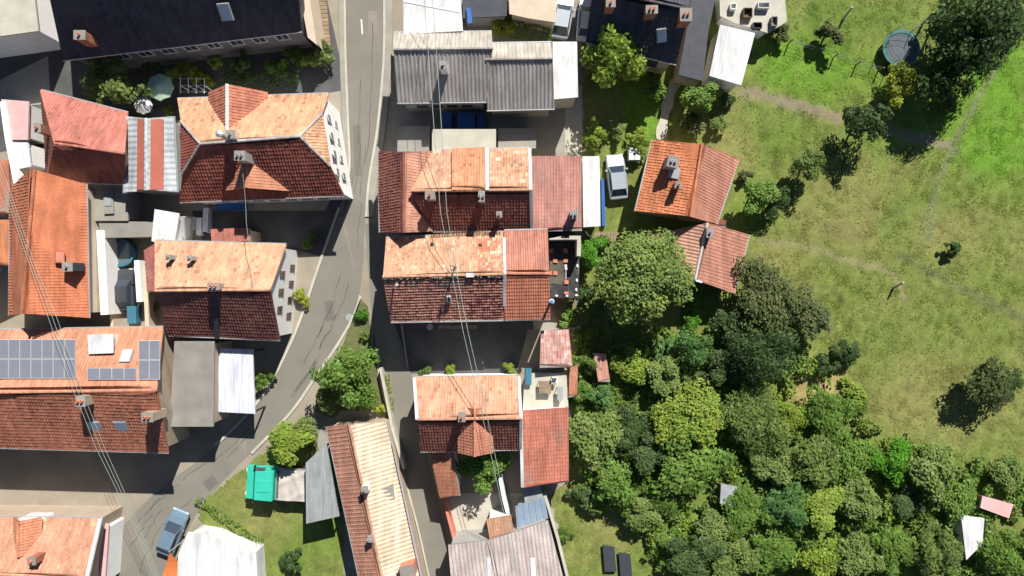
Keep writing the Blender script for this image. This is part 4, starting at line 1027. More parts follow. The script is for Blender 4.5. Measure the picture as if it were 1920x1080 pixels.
wall_run('beige wall between the white wall and the dark parked car', [(203, 470), (210, 620)], 1.6, .25, 'beige')
wall_run('short white wall east of the dark parked car', [(256, 488), (261, 566)], 1.9, .45, 'plaster')
wall_run('beige wall along the west end of the white-gabled house', [(271, 500), (277, 640)], 1.6, .35, 'beige')
p = P(249, 590, .9); bn = thing('wheeled_bin', 'blue wheeled bin standing south of the short white wall', 'bin', (p.x, p.y, 0))
mb = MB(); mb.prism([(p.x - .36, p.y - .75), (p.x + .36, p.y - .75), (p.x + .36, p.y + .75), (p.x - .36, p.y + .75)], .12, 1.0); part('body', mb, M['cyan'], bn)
mb = MB(); mb.prism([(p.x - .42, p.y - .8), (p.x + .42, p.y - .8), (p.x + .42, p.y + .8), (p.x - .42, p.y + .8)], 1.0, [1.05, 1.05, 1.15, 1.15]); part('lid', mb, M['cyan'], bn)
for dx in (-.3, .3):
    mb = MB(); mb.tube([(p.x + dx - .05, p.y + .7, .12), (p.x + dx + .05, p.y + .7, .12)], .12, 8); part('wheel', mb, M['rubber'], bn)
BH = house('long_slope_house', 'tall house with long orange east slope and chimney, at the left edge', 'house', ((20, 352), (18, 592)), ((161, 345), (166, 596)), ((66, 318), (42, 588)), 4.6, 7.6, wall='beige', palA=((.42, .155, .085), .06, []), palB=((.50, .17, .085), .05, [(.04, (.44, .14, .07))]), seed=77, over=.4)
chimney(BH['t'], 127, 500, 6.7, 5.0, .8, .7, 'anthracite', pots=1)
skylight(BH['t'], 112, 482, 6.4, (.6, 0, .8), 1.57, 1.0, .7, 'terracotta', 'redsheet')
flat('side_roof', 'orange tiled roof cut by the left edge, beside the long orange slope', 'house', [(-60, 414), (22, 412), (18, 498), (-60, 500)], 4.2, cover='tile', pal=((.48, .19, .09), .05, []), wall='tan', zs=[5.6, 4.2, 4.2, 5.6])
flat('side_roof', 'dim red roof at the left edge under the white wall strip', 'house', [(-60, 312), (16, 300), (22, 400), (-60, 404)], 3.6, cover='tile', pal=((.42, .16, .10), .05, []), wall='tan', zs=[5, 3.6, 3.6, 5])
flat('pink_canopy', 'pale pink awning roof at the left edge above a grey flat roof', 'canopy', [(2, 186), (54, 190), (52, 262), (20, 262)], 3.2, top='pinksheet', wall='plaster')
flat('grey_flat_roof', 'small pale grey flat roof below the pink awning roof', 'shed', [(21, 265), (52, 264), (58, 312), (28, 318)], 3.0, top='lavender', wall='plaster')
wall_run('tall white wall at the left edge beside the pink awning roof', [(4, 190), (14, 262), (36, 372)], 3.4, .45, 'plaster')
flat('corner_roof', 'pale sheeted roof in the upper left corner', 'building', [(-90, -60), (58, -60), (72, 58), (-90, 80)], 4.8, top='pale_concrete', wall='plaster', zs=[4.8, 4.8, 4.8, 4.8])
TL = house('dark_roofed_house', 'long house whose wide anthracite south slope fills the top left', 'house', ((95, -230), (560, -300)), ((118, 112), (566, 58)), ((85, -40), (552, -110)), 5.0, 10.2, wall='darkwall', palA=SLATE, palB=SLATE, seed=79, tw=.32, th=.42, over=.4, ridge_col=(.08, .08, .09))
wall_windows(TL['t'], TL['B0'], TL['B1'], 3.4, 9, ww=1.1, hh=1.3, m0=.04, m1=.04); wall_windows(TL['t'], TL['B1'], TL['A1'], 3, 3)
mb = MB(); a_, b_ = P(420, 20, 7.2), P(428, 36, 6.9); skylight(TL['t'], 423, 22, 7.3, (0, -.65, .75), .1, 1.0, 1.4, 'skyglass', 'zinc'); chimney(TL['t'], 150, 66, 7.6, 5.8, .9, .7)
for i, x in enumerate((372, 418, 468, 512)):
    p = P(x, 62 - (x - 372) * .12, 1.8); bx = thing('balcony_planter', ['terracotta planter box, westmost below the anthracite roof', 'terracotta planter box, second from the west below the anthracite roof', 'terracotta planter box, third from the west below the anthracite roof', 'terracotta planter box, eastmost below the anthracite roof'][i], 'planter', (p.x, p.y - .9, 0), 'planters below the anthracite roof')
    mb = MB(); mb.box((0, 0, .3), (1.4, .5, .6)); part('box', mb, M['terracotta'], bx, local=True)
    mb = MB(); mb.box((0, 0, .62), (1.25, .38, .06)); part('soil', mb, M['dirt'], bx, local=True)
flat('gable_annex', 'narrow beige annex on the east end of the anthracite-roofed house', 'annex', [(553, -60), (572, -60), (594, 84), (577, 70)], 4.0, top='beige', wall='beige')
dk = thing('plank_ramp', 'brown plank deck between the beige annex and the road', 'deck', tuple(P(598, 30)))
for i in range(15):
    y = -24 + i * 7.6; a_, b_ = P(579 + y * .16, y, .3), P(612 + y * .09, y, .3); mb = MB(); mb.box(((a_.x + b_.x) / 2, a_.y, .2), (b_.x - a_.x, .34, .2)); part('plank', mb, M['wood'], dk)
# garden behind the half-hipped house
for (x, y, r_, k, l, n) in ((210, 150, 52, 'olive', 'broad olive tree between the pink-red roof and the anthracite roof', 'broadleaf_tree'), (405, 118, 14, 'lime', 'slim yellow-green tree in the middle of the shaded garden strip', 'broadleaf_tree'), (455, 130, 26, 'dark', 'dark bush beside the slim yellow-green tree', 'garden_bush'),
    (520, 128, 24, 'green', 'rounded green bush in the east half of the shaded garden strip', 'garden_bush'), (553, 104, 20, 'green', 'leafy bush below the corner of the anthracite eave', 'garden_bush'), (574, 112, 15, 'lime', 'small light bush next to the plank deck', 'garden_bush'), (606, 104, 26, 'olive', 'round olive bush between the plank deck and the road', 'garden_bush'), (330, 140, 17, 'lime', 'small yellow-green bush east of the mint parasol', 'garden_bush'), (362, 140, 20, 'yellow', 'golden bush among the washing posts', 'garden_bush'), (392, 156, 12, 'yellow', 'small golden bush at the foot of the slim yellow-green tree', 'garden_bush'), (318, 206, 12, 'lime', 'narrow bush against the west end of the half-hipped house', 'garden_bush'), (282, 118, 18, 'dark', 'dark bush behind the mint parasol', 'garden_bush')):
    tree(x, y, r_, k, l, n)
hedge([(415, 150), (480, 152), (560, 142)], 1.4, 1.5, 'dark', 'dark low hedge along the north wall of the half-hipped house', 72)
ws = thing('washing_line', 'white posts of a washing line in the garden behind the half-hipped house', 'washing line', tuple(P(360, 150)))
for i in range(4):
    p = P(338 + i * 15, 160, 2.0); mb = MB(); mb.tube([(p.x, p.y, 0), (p.x, p.y, 2.0)], .05, 6); mb.tube([(p.x, p.y - .7, 2.0), (p.x, p.y + .7, 2.0)], .04, 5); part('post', mb, M['whitepaint'], ws)
for dy in (-.6, 0, .6):
    a_, b_ = P(338, 160, 2.0), P(383, 160, 2.0); mb = MB(); mb.tube([(a_.x, a_.y + dy, 2), (b_.x, b_.y + dy, 2)], .015, 4); part('line', mb, M['whitepaint'], ws)
for i, (dx, wd) in enumerate(((.5, .6), (1.3, .5), (1.7, .35))):
    a_ = P(338, 160, 2.0); mb = MB(); mb.slab([(a_.x + dx, a_.y - .6, 2.02), (a_.x + dx + wd, a_.y - .6, 2.02), (a_.x + dx + wd, a_.y - .25, 1.2), (a_.x + dx, a_.y - .25, 1.2)], Vector((0, .9, .4)), .02); part('cloth', mb, M['mint' if i == 1 else 'white'], ws)
def parasol(px, py, r_, z, m, label):
    p = P(px, py, z); t = thing('parasol', label, 'parasol', (p.x, p.y, 0)); mb = MB(); n = 8
    for i in range(n):
        a0_, a1_ = 2 * math.pi * i / n, 2 * math.pi * (i + 1) / n; mid = (a0_ + a1_) / 2
        e0, e1, em = Vector((r_ * math.cos(a0_), r_ * math.sin(a0_), z - .55)), Vector((r_ * math.cos(a1_), r_ * math.sin(a1_), z - .55)), Vector((r_ * .9 * math.cos(mid), r_ * .9 * math.sin(mid), z - .5))
        mb.face([(0, 0, z), e0, em]); mb.face([(0, 0, z), em, e1]); mb.face([e0, e0 - Vector((0, 0, .15)), em - Vector((0, 0, .15)), em]); mb.face([em, em - Vector((0, 0, .15)), e1 - Vector((0, 0, .15)), e1])
    part('canopy', mb, M[m], t, local=True); mb = MB(); mb.tube([(0, 0, 0), (0, 0, z + .1)], .03, 6); part('pole', mb, M['alu'], t, local=True)
    for i in range(n):
        a0_ = 2 * math.pi * i / n; mb = MB(); mb.tube([(0, 0, z - .02), (r_ * .98 * math.cos(a0_), r_ * .98 * math.sin(a0_), z - .57)], .012, 4); part('rib', mb, M['alu'], t, local=True)
parasol(294, 160, 1.25, 2.6, 'mint', 'mint green garden parasol behind the striped shed'); parasol(262, 194, .85, 2.4, 'white', 'smaller white parasol just south-west of the mint one')
# pieces in the court south of the half-hipped house
for i, (x, y, w_, d_, h_, m_, l, n) in enumerate(((350, 418, 1.6, 1.2, .8, 'zinc', 'grey stacked sheets north of the pale orange slope', 'sheet_stack'), (372, 425, .5, 1.6, .6, 'whitepaint', 'white board leaning stack by the grey sheets', 'board_stack'), (386, 412, .5, 2.2, .9, 'lavender', 'tall pale blue-grey panel stack beside the pinkish red roof', 'panel_stack'), (432, 380, 2.8, 1.2, .5, 'blue', 'blue-grey covered pile in shade below the half-hipped house', 'covered_pile'))):
    p = P(x, y, h_); t = thing(n, l, 'stack', (p.x, p.y, 0))
    for k in range(4):
        mb = MB(); mb.box((random.uniform(-.05, .05), random.uniform(-.05, .05), h_ * (k + .5) / 4), (w_, d_, h_ / 4 - .02), random.uniform(-.06, .06)); part('sheet', mb, M[m_], t, local=True)
# solar house
D = house('solar_house', 'long red-tiled house carrying grey solar panels and two roof windows', 'house', ((-160, 622), (306, 614)), ((-160, 834), (316, 848)), ((-160, 738), (294, 731)), 5.0, 8.2, wall='tan', palA=((.48, .225, .14), .06, []), palB=((.37, .145, .09), .08, [(.05, (.28, .11, .07))]), seed=91, over=.35)
N_ = (D['a1'] - D['a0']).normalized().cross(D['r1'] - D['a1']).normalized(); N_ = N_ if N_.z > 0 else -N_
def on_slope(px, py, h=.0):
    o0 = D['a0']; cam_ = Vector((0, 0, H)); d = P(px, py, 0) - cam_; tt = (o0 - cam_).dot(N_) / d.dot(N_); return cam_ + d * tt + N_ * h
def panels(x0, x1, nx, y0, y1, ny, skip=()):
    for j in range(ny):
        for i in range(nx):
            if (i, j) in skip: continue
            xa, xb = x0 + (x1 - x0) * i / nx, x0 + (x1 - x0) * (i + 1) / nx; ya, yb = y0 + (y1 - y0) * j / ny, y0 + (y1 - y0) * (j + 1) / ny
            c = on_slope((xa + xb) / 2, (ya + yb) / 2, .2); q = [on_slope(x, y, .2) for x, y in ((xa, yb), (xb, yb), (xb, ya), (xa, ya))]; q = [p.lerp(c, .025) for p in q]
            mb = MB(); mb.slab(q, N_, .05); pn = part('solar_panel', mb, M['alu'], D['t'])
            qq = [p.lerp(c, .05) + N_ * .012 for p in q]; mb = MB(); mb.slab(qq, N_, .01); part('panel_glass', mb, M['solar'], pn)
panels(-2, 144, 7, 638, 712, 2); panels(166, 258, 4, 692, 714, 1); panels(262, 302, 2, 640, 714, 2, ())
wd_ = flat('roof_box', 'x', 'roof box', [(164, 628), (212, 626), (212, 662), (166, 664)], 6.7, top='white', wall='plaster'); 
wd_.parent = D['t']; wd_.location -= Vector(D['t'].location)
del wd_['category']; del wd_['label']; wd_.name = 'roof_terrace'
skylight(D['t'], 238, 668, on_slope(238, 668).z + .05, N_, 0, .9, 1.2, 'white', 'zinc')
for x in (181, 231): skylight(D['t'], x, 802, 6.2, (0, -.6, .8), 0, 1.1, 1.7, 'skyglass', 'zinc')
chimney(D['t'], 152, 752, 8.9, 7.0, .7, .8, 'tan', pots=2); chimney(D['t'], 277, 782, 8.4, 6.2, .9, .7, 'tan', pots=2)
wall_windows(D['t'], D['B0'], D['B1'], 2.6, 8, rows=1)
flat('felt_roof_shed', 'shed with worn grey-brown felt roof between the solar house and the white carport', 'shed', [(327, 640), (402, 640), (400, 800), (318, 800)], 4.2, top='felt', wall='tan')
cp = flat('carport', 'carport with pale lavender-white sheet roof beside the curving road', 'carport', [(400, 652), (474, 656), (478, 776), (402, 772)], 2.9, top='lavender', wall='plaster', open_=True)
mb = MB()
for i in range(1, 8):
    a_, b_ = P(400 + 74 * i / 8, 653 + i * .4, 2.93), P(402 + 76 * i / 8, 772 + i * .4, 2.93); mb.tube([a_, b_], .035, 5)
part('roof_rib', mb, M['lavender'], cp)
E = house('corner_house', 'pale orange tiled house with white verge at the lower left corner', 'house', ((-120, 968), (186, 972)), ((-120, 1180), (150, 1190)), ((-120, 1070), (160, 1085)), 4.2, 6.6, wall='tan', palA=((.48, .245, .16), .07, [(.05, (.54, .32, .2))]), palB=DARKRED, seed=93, over=.25)
dormer(E, 34, 978, 6.1, 4.9, 2.4, 3.0, (0, 1), ((.47, .2, .12), .06, []), 95, 'plaster'); chimney(E['t'], 60, 1052, 7, 5.5)
mb = MB(); a_, b_ = E['a1'] + Vector((.1, 0, .1)), E['r1'] + Vector((.1, 0, .1)); mb.slab([a_ - Vector((.15, 0, 0)), b_ - Vector((.15, 0, 0)), b_ + Vector((.15, 0, 0)), a_ + Vector((.15, 0, 0))], Vector((0, 0, 1)), .25); part('verge_flashing', mb, M['white'], E['t'])
flat('beige_porch', 'low pale pinkish roof against the east wall of the lower left corner house', 'porch', [(186, 978), (204, 984), (196, 1100), (166, 1100)], 2.6, top='pinksheet', wall='plaster')

# ------------------------------------------------------------------ south side
wm_ = flat('marquee', 'large bright white marquee roof at the bottom edge', 'marquee', [(352, 998), (392, 1004), (480, 1040), (486, 1150), (330, 1150), (334, 1040)], 2.8, top='white', wall='white')
for i in range(4):
    a_, b_ = P(356 + i * 30, 1004 + i * 9, 2.84), P(340 + i * 42, 1150, 2.84); mb = MB(); mb.tube([a_, b_], .05, 6); part('roof_rib', mb, M['whitepaint'], wm_)
p = P(322, 1062, 2.6); sh = thing('shade_sail', 'orange shade sail beside the blue-grey car at the bottom edge', 'sail', (p.x, p.y, 0))
mb = MB(); q0, q1, q2 = P(318, 1034, 3.0), P(296, 1100, 2.4), P(354, 1096, 2.3); N3 = 6
def bary(i, j): 
    f, g_ = i / N3, j / N3; q = q0 + (q1 - q0) * f * (1 - g_) + (q2 - q0) * f * g_; return q - Vector((0, 0, .25 * math.sin(math.pi * min(1, f)) ))
for i in range(N3):
    for j in range(N3): mb.face([bary(i, j), bary(i + 1, j), bary(i + 1, j + 1), bary(i, j + 1)])
part('sail_cloth', mb, M['orange'], sh)
for q in (q0, q1, q2):
    mb = MB(); mb.tube([(q.x, q.y, 0), (q.x, q.y, q.z + .1)], .05, 6); part('pole', mb, M['alu'], sh)
G_ = house('long_barn', 'long narrow barn with beige ribbed east slope, between lane and lawn', 'barn', ((613, 800), (684, 1130)), ((724, 792), (800, 1130)), ((655, 796), (727, 1130)), 3.6, 4.6, wall='tan', coverA='tile', coverB='corr', palA=((.33, .165, .115), .07, []), palB=((.60, .46, .335), .05), tw=.36, seed=97, over=.2, ridge_col=(.45, .27, .19))
mb = MB(); up = Vector((0, 0, .16)); mb.slab([P(681, 936, 4.35) + up, P(738, 905, 3.75) + up, P(742, 940, 3.72) + up, P(688, 962, 4.3) + up][::-1], Vector((.2, 0, 1)), .05); part('sheet_patch', mb, M['felt'], G_['t'])
chimney(G_['t'], 684, 918, 5.6, 4.0, .5, .5, 'whitepaint', rz=.2, pots=1); chimney(G_['t'], 764, 1072, 5.2, 3.4, 1.2, 1.0, 'terracotta', rz=.2, pots=0); chimney(G_['t'], 694, 1012, 5.2, 4.0, .4, .4, 'greyplaster', rz=.2, pots=1)
mb = MB(); mb.tube([P(735, 830, 3.9), P(800, 1130, 3.9)], .06, 6); part('roof_pipe', mb, M['alu'], G_['t'])
mb = MB()
flat('grey_shed', 'grey sheet-roofed shed sheltering the back of the teal truck', 'shed', [(573, 868), (612, 832), (636, 968), (574, 982)], 3.0, top='grey', wall='greyplaster', open_=True)
wall_run('low rendered wall along the lane beside the long barn', [(713, 690), (735, 800), (757, 880)], 1.2, .25, 'pale_concrete')
def place_wall_rubble():
    r = random.Random(8)
    for i in range(3):
        x, y = (664, 680, 698)[i], (796, 788, 800)[i]; p = P(x, y, .2); mb = MB(); mb.box((0, 0, .15), (r.uniform(.3, .7), r.uniform(.3, .6), .3), r.uniform(0, 3)); mb.box((.1, .05, .36), (.3, .28, .14), r.uniform(0, 3))
        single('stone_block', mb, M[('beige', 'pale_concrete', 'terracotta')[i % 3]], ['beige stone block in the rubble north of the long barn', 'grey stone block in the rubble north of the long barn', 'terracotta coloured block in the rubble north of the long barn'][i % 3], 'stone', (p.x, p.y, .0), ['beige', 'grey', 'terracotta'][i % 3] + ' blocks north of the long barn' if 0 else None)
sheet('rubble_yard', [(640, 770), (724, 770), (728, 815), (600, 815)], .14, 'yard'); place_wall_rubble()
sheet('concrete_pad', [(580, 790), (640, 780), (640, 850), (600, 850)], .15, 'concrete')
HH = house('south_house', 'pale orange roofed house with white verges and small dormer, south of the dark alley', 'house', ((778, 708), (972, 706)), ((788, 846), (975, 842)), ((783, 786), (976, 784)), 4.5, 7.0, wall='plaster', palA=((.50, .27, .175), .07, [(.05, (.44, .18, .10))]), palB=((.24, .09, .065), .1, []), seed=101, over=.25)  # south slope palette darkened for its shade
dormer(HH, 890, 856, 6.9, 5.6, 2.9, 4.0, (0, -1), ((.46, .19, .12), .06, []), 103, 'plaster'); chimney(HH['t'], 866, 782, 7.9, 6.4, .5, .7, 'tan')
for p, q in ((HH['a0'], HH['r0']), (HH['a1'], HH['r1']), (HH['r1'], HH['b1'])):
    lo, hi = (p, q) if p.y < q.y else (q, p); e = Vector((-.04 if p is HH['a0'] else .04, 0, .15)); s_ = Vector((.12, 0, 0)); mb = MB(); mb.slab([lo + e - s_, lo + e + s_, hi + e + s_, hi + e - s_], Vector((0, 0, 1)), .2); part('verge_flashing', mb, M['white'], HH['t'])
wall_windows(HH['t'], HH['A0'], HH['B0'], 3, 2); wall_windows(HH['t'], HH['B0'], HH['B1'], 2, 3)
WG = flat('brown_wing', 'narrow brown-tiled wing along the lane, joined to the dark south slope', 'wing', [(803, 832), (846, 832), (862, 930), (826, 934)], 3.4, cover='tile', pal=((.40, .175, .105), .08, []), wall='plaster', zs=[3.0, 3.9, 3.9, 3.0])
wall_run('curving red-capped wall between the lane and the court of the southern house', [(824, 900), (838, 960), (852, 1014)], 1.7, .25, 'terracotta')
IR = flat('red_annex', 'salmon red tiled annex east of the southern house', 'annex', [(978, 770), (1066, 764), (1066, 904), (981, 914)], 4.0, cover='tile', pal=((.50, .19, .13), .04, [], dict(rise=.03, roll=.03, wob=.004)), wall='plaster', zs=[4.5, 4.2, 3.4, 3.7])
mb = MB(); a_, b_ = P(977, 770, 4.6), P(980, 914, 3.8); mb.slab([b_ + Vector((-.15, 0, 0)), b_ + Vector((.12, 0, 0)), a_ + Vector((.12, 0, 0)), a_ + Vector((-.15, 0, 0))], Vector((0, 0, 1)), .2); part('verge_flashing', mb, M['white'], IR)
tr_ = flat('roof_terrace', 'cluttered pale terrace between the pink shed and the salmon red annex', 'terrace', [(984, 700), (1062, 700), (1066, 764), (980, 768)], 2.4, top='pale_concrete', wall='plaster')
for i, (x, y, w_, d_, h_, m_, n, l) in enumerate(((991, 706, .55, 1.5, .5, 'cyan', 'sun_lounger', 'blue sun lounger at the west end of the cluttered southern terrace'), (1050, 738, .5, 1.1, .8, 'zinc', 'garden_cabinet', 'grey cabinet by the east parapet of the cluttered southern terrace'), (1022, 726, 1.1, 1.1, .7, 'wood', 'garden_table', 'wooden table in the middle of the cluttered southern terrace'), (1040, 712, .5, .5, .85, 'whitepaint', 'garden_chair', 'white chair north-east of the wooden terrace table'))):
    p = P(x, y, 2.4 + h_); t = thing(n, l, 'furniture', (p.x, p.y, 2.4))
    mb = MB(); mb.box((0, 0, h_ - .04), (w_, d_, .08)); part('top' if n != 'garden_chair' else 'seat', mb, M[m_], t, local=True)
    if n == 'garden_chair':
        mb = MB(); mb.box((0, .24, h_ + .25), (w_, .05, .5)); part('backrest', mb, M[m_], t, local=True)
    for sx in (-1, 1):
        for sy in (-1, 1):
            mb = MB(); mb.box((sx * (w_ / 2 - .05), sy * (d_ / 2 - .05), (h_ - .08) / 2), (.05, .05, h_ - .08)); part('leg', mb, M[m_], t, local=True)
PK = flat('pink_shed', 'faded pink tiled shed on the sunny edge of the shaded alley', 'shed', [(1014, 620), (1066, 618), (1074, 688), (1012, 690)], 3.2, cover='tile', pal=((.52, .30, .26), .08, [(.15, (.60, .47, .44)), (.1, (.44, .2, .16))]), wall='beige', zs=[3.4, 3.2, 3.2, 3.4])
flat('brick_outbuilding', 'sliver of orange roof between the cluttered southern terrace and the trees', 'outbuilding', [(1068, 690), (1084, 684), (1082, 742), (1066, 746)], 2.6, cover='tile', pal=((.46, .2, .12), .06, []), wall='brick')
sheet('sunlit_strip', [(990, 618), (1012, 618), (1008, 700), (968, 700)], .012, 'yard')  # sun between two shadows, put into the ground as a lighter strip
J = flat('corrugated_hall', 'wide hall of pinkish grey corrugated sheets at the bottom', 'hall', [(840, 1022), (920, 1012), (1028, 976), (1066, 1120), (850, 1130)], 3.8, cover='corr', pal=((.42, .36, .335), .05), wall='greyplaster')
for x0, x1, y0 in ((912, 920, 1046), (994, 1003, 1046)):
    mb = MB(); mb.slab([P(x0, y0, 3.9), P(x1, y0, 3.9), P(x1 + 4, 1120, 3.9), P(x0 + 4, 1120, 3.9)][::-1], Vector((0, 0, 1)), .03); part('light_strip', mb, M['white'], J)
flat('orange_lean_to', 'small faded orange roof between the court and the corrugated hall', 'lean-to', [(912, 974), (958, 966), (964, 1000), (918, 1012)], 3.2, top='terracotta', cover='tile', pal=((.46, .26, .17), .05, []), wall='plaster')
gh = flat('glass_lean_to', 'grey glazed lean-to north of the corrugated hall', 'lean-to', [(966, 950), (1020, 930), (1028, 972), (970, 992)], 2.8, top='zinc', wall='greyplaster')
for i in range(5):
    a_, b_ = P(968 + i * 11, 949 - i * 3.7, 2.85), P(972 + i * 11.6, 988 - i * 4, 2.85); mb = MB(); mb.slab([a_, b_, b_ + Vector((.42, .12, 0)), a_ + Vector((.42, .12, 0))], Vector((0, 0, 1)), .04); part('pane', mb, M['skyglass'], gh)
flat('grey_canopy', 'dark grey canopy on the shaded side of the salmon red annex', 'canopy', [(982, 916), (1014, 908), (1018, 930), (984, 942)], 2.4, top='grey', wall='greyplaster')
wall_run('white wall bent around the south end of the shaded court', [(938, 900), (946, 940), (952, 962)], 2.2, .3, 'plaster')
wall_run('long pale wall between the lower trees and the corrugated hall', [(1022, 930), (1046, 1010), (1066, 1090)], 2.2, .25, 'pale_concrete')
# alley clutter south of the middle house
wall_run('low kerb wall in the dark alley south of the middle house', [(752, 608), (764, 690)], .35, .12, 'concrete')
ck = MB(); p = P(806, 613, .8); bb = thing('water_butt', 'dark round water butt in the shade under the metal gutter', 'water butt', (p.x, p.y, 0)); ck.lathe((p.x, p.y, 0), [(.28, 0), (.34, .4), (.3, .9), (.26, .9), (.26, .8)], 12); part('barrel', ck, M['brownframe'], bb)
tm_ = MB(); tm_.lathe((p.x, p.y, .9), [(.3, 0), (.3, .03)], 12); part('lid', tm_, M['zinc'], bb)
bench = thing('garden_bench', 'plank bench in the shade against the south wall of the middle house', 'bench', tuple(P(852, 614)))
for k in range(3):
    p = P(858, 611 + k * 2.2, .45); mb = MB(); mb.box((p.x, p.y, .45), (3.6, .1, .04)); part('slat', mb, M['wood'], bench)
for x in (826, 858, 890):
    p = P(x, 613, .2); mb = MB(); mb.box((p.x, p.y, .21), (.08, .32, .42)); part('leg', mb, M['wood'], bench)
for i, (x, y) in enumerate(((1047, 617), (1056, 617.5), (1068, 616), (1078, 616.5), (1085, 614))):
    r = random.Random(i); mb = MB(); mb.lathe((0, 0, 0), [(.22, 0), (.26, .1), (.16, .24), (.05, .27)], 7); p = P(x, y, .2); o = single('edging_stone', mb, M['pale_concrete'], ['westmost of five pale edging stones in a line above the pink shed', 'second from the west of five pale edging stones above the pink shed', 'middle one of five pale edging stones above the pink shed', 'second from the east of five pale edging stones above the pink shed', 'eastmost of five pale edging stones in a line above the pink shed'][i], 'stone', (p.x, p.y, 0), 'pale edging stones'); o.scale = (r.uniform(1, 1.6), .7, 1); o.rotation_euler.z = r.uniform(-.4, .4)

# ------------------------------------------------------------------ vehicles
def car(px, py, ang, paint, label, L=4.2, W=1.78, name='parked_car', zt=1.2):
    p = P(px, py, zt); t = thing(name, label, 'car', (p.x, p.y, .02), 'parked cars', math.radians(ang))
    k = L / 4.2; kw = W / 1.78
    st = [(-2.1, .66, .60, .34), (-2.03, .80, .80, .24), (-1.5, .87, .90, .22), (-.4, .89, .92, .2), (.9, .88, .90, .2), (1.55, .85, .80, .22), (1.98, .76, .68, .26), (2.1, .60, .56, .34)]
    mb = MB(); secs = []
    for x, hw, zt_, zb in st:
        secs.append([(x * k, y * kw, z) for y, z in ((-hw * .92, zb), (-hw, zb + .15), (-hw, zt_ - .12), (-hw * .86, zt_), (hw * .86, zt_), (hw, zt_ - .12), (hw, zb + .15), (hw * .92, zb))])
    for a_, b_ in zip(secs[:-1], secs[1:]):
        for i in range(8): j = (i + 1) % 8; mb.face([a_[i], a_[j], b_[j], b_[i]][::-1])
    mb.face(secs[0][::-1][::-1]); mb.face(secs[-1][::-1])
    body = part('body', mb, M[paint], t, local=True)
    for f in body.data.polygons: f.use_smooth = False
    mb = MB(); lo = [(-1.75, -.76), (.98, -.76), (.98, .76), (-1.75, .76)]; hi = [(-1.2, -.6), (.28, -.6), (.28, .6), (-1.2, .6)]
    A_ = [(x * k, y * kw, .88) for x, y in lo]; B_ = [(x * k, y * kw, 1.42) for x, y in hi]
    for i in range(4): j = (i + 1) % 4; mb.face([A_[i], A_[j], B_[j], B_[i]])
    part('windows', mb, M['glass'], t, local=True)
    mb = MB(); mb.slab([(x * k * 1.04 , y * kw * 1.05, 1.45) for x, y in hi], Vector((0, 0, 1)), .06)
    for i in range(4):
        a_, b_ = Vector(A_[i]), Vector(B_[i]); mb.tube([a_, b_], .04, 4)
    part('roof', mb, M[paint], t, local=True)
    for x in (-1.3, 1.3):
        for y in (-.8, .8):
            mb = MB(); mb.tube([(x * k, y * kw - .1, .31), (x * k, y * kw + .1, .31)], .31, 12); part('wheel', mb, M['rubber'], t, local=True)
    for y in (-.62, .62):
        mb = MB(); mb.box((2.03 * k, y * kw, .6), (.1, .3, .12)); part('headlight', mb, M['lamp'], t, local=True)
        mb = MB(); mb.box((.62 * k, y * kw * 1.52, .95), (.16, .2, .12)); part('mirror', mb, M[paint], t, local=True)
car(1158, 330, 96, 'silver', 'silver car parked in the shaded gap between the white shed and the two-tone cottage')
car(1056, 26, 80, 'silver', 'pale blue-silver car at the top beside the beige terrace roof')
car(1102, 30, 84, 'whitepaint', 'white car at the top against the slate house')
car(318, 1002, 68, 'bluegrey', 'blue-grey car in the drive beside the orange shade sail', L=4.4)
car(228, 543, 92, 'anthracite', 'dark grey car parked in the yard south of the round pool', L=3.9, W=1.7)
p = P(1190, 288, 1.2); wt = thing('water_tank', 'white water tank beside the silver car and the two-tone cottage', 'tank', (p.x, p.y, 0))
mb = MB(); mb.prism([(p.x - .5, p.y - .55), (p.x + .5, p.y - .55), (p.x + .5, p.y + .55), (p.x - .5, p.y + .55)], .15, 1.15); part('tank', mb, M['whitepaint'], wt)
mb = MB(); mb.lathe((p.x, p.y, 1.15), [(.13, 0), (.13, .06)], 10); part('lid', mb, M['rubber'], wt)
mb = MB()
for dx in (-.53, 0, .53):
    mb.tube([(p.x + dx, p.y - .58, 1.18), (p.x + dx, p.y + .58, 1.18)], .025, 4)
for dy in (-.58, .58): mb.tube([(p.x - .53, p.y + dy, .7), (p.x + .53, p.y + dy, .7)], .025, 4)
part('cage', mb, M['zinc'], wt)
mb = MB(); p = P(1131, 380, .4); mb.prism([(p.x - .12, p.y - 2.2), (p.x + .2, p.y - 2.2), (p.x + .05, p.y + 2.2), (p.x - .2, p.y + 2.2)], 0, .6); single('tarp_roll', mb, M['blue'], 'long roll of blue tarpaulin along the east side of the white strip building', 'tarpaulin', (p.x, p.y, 0))
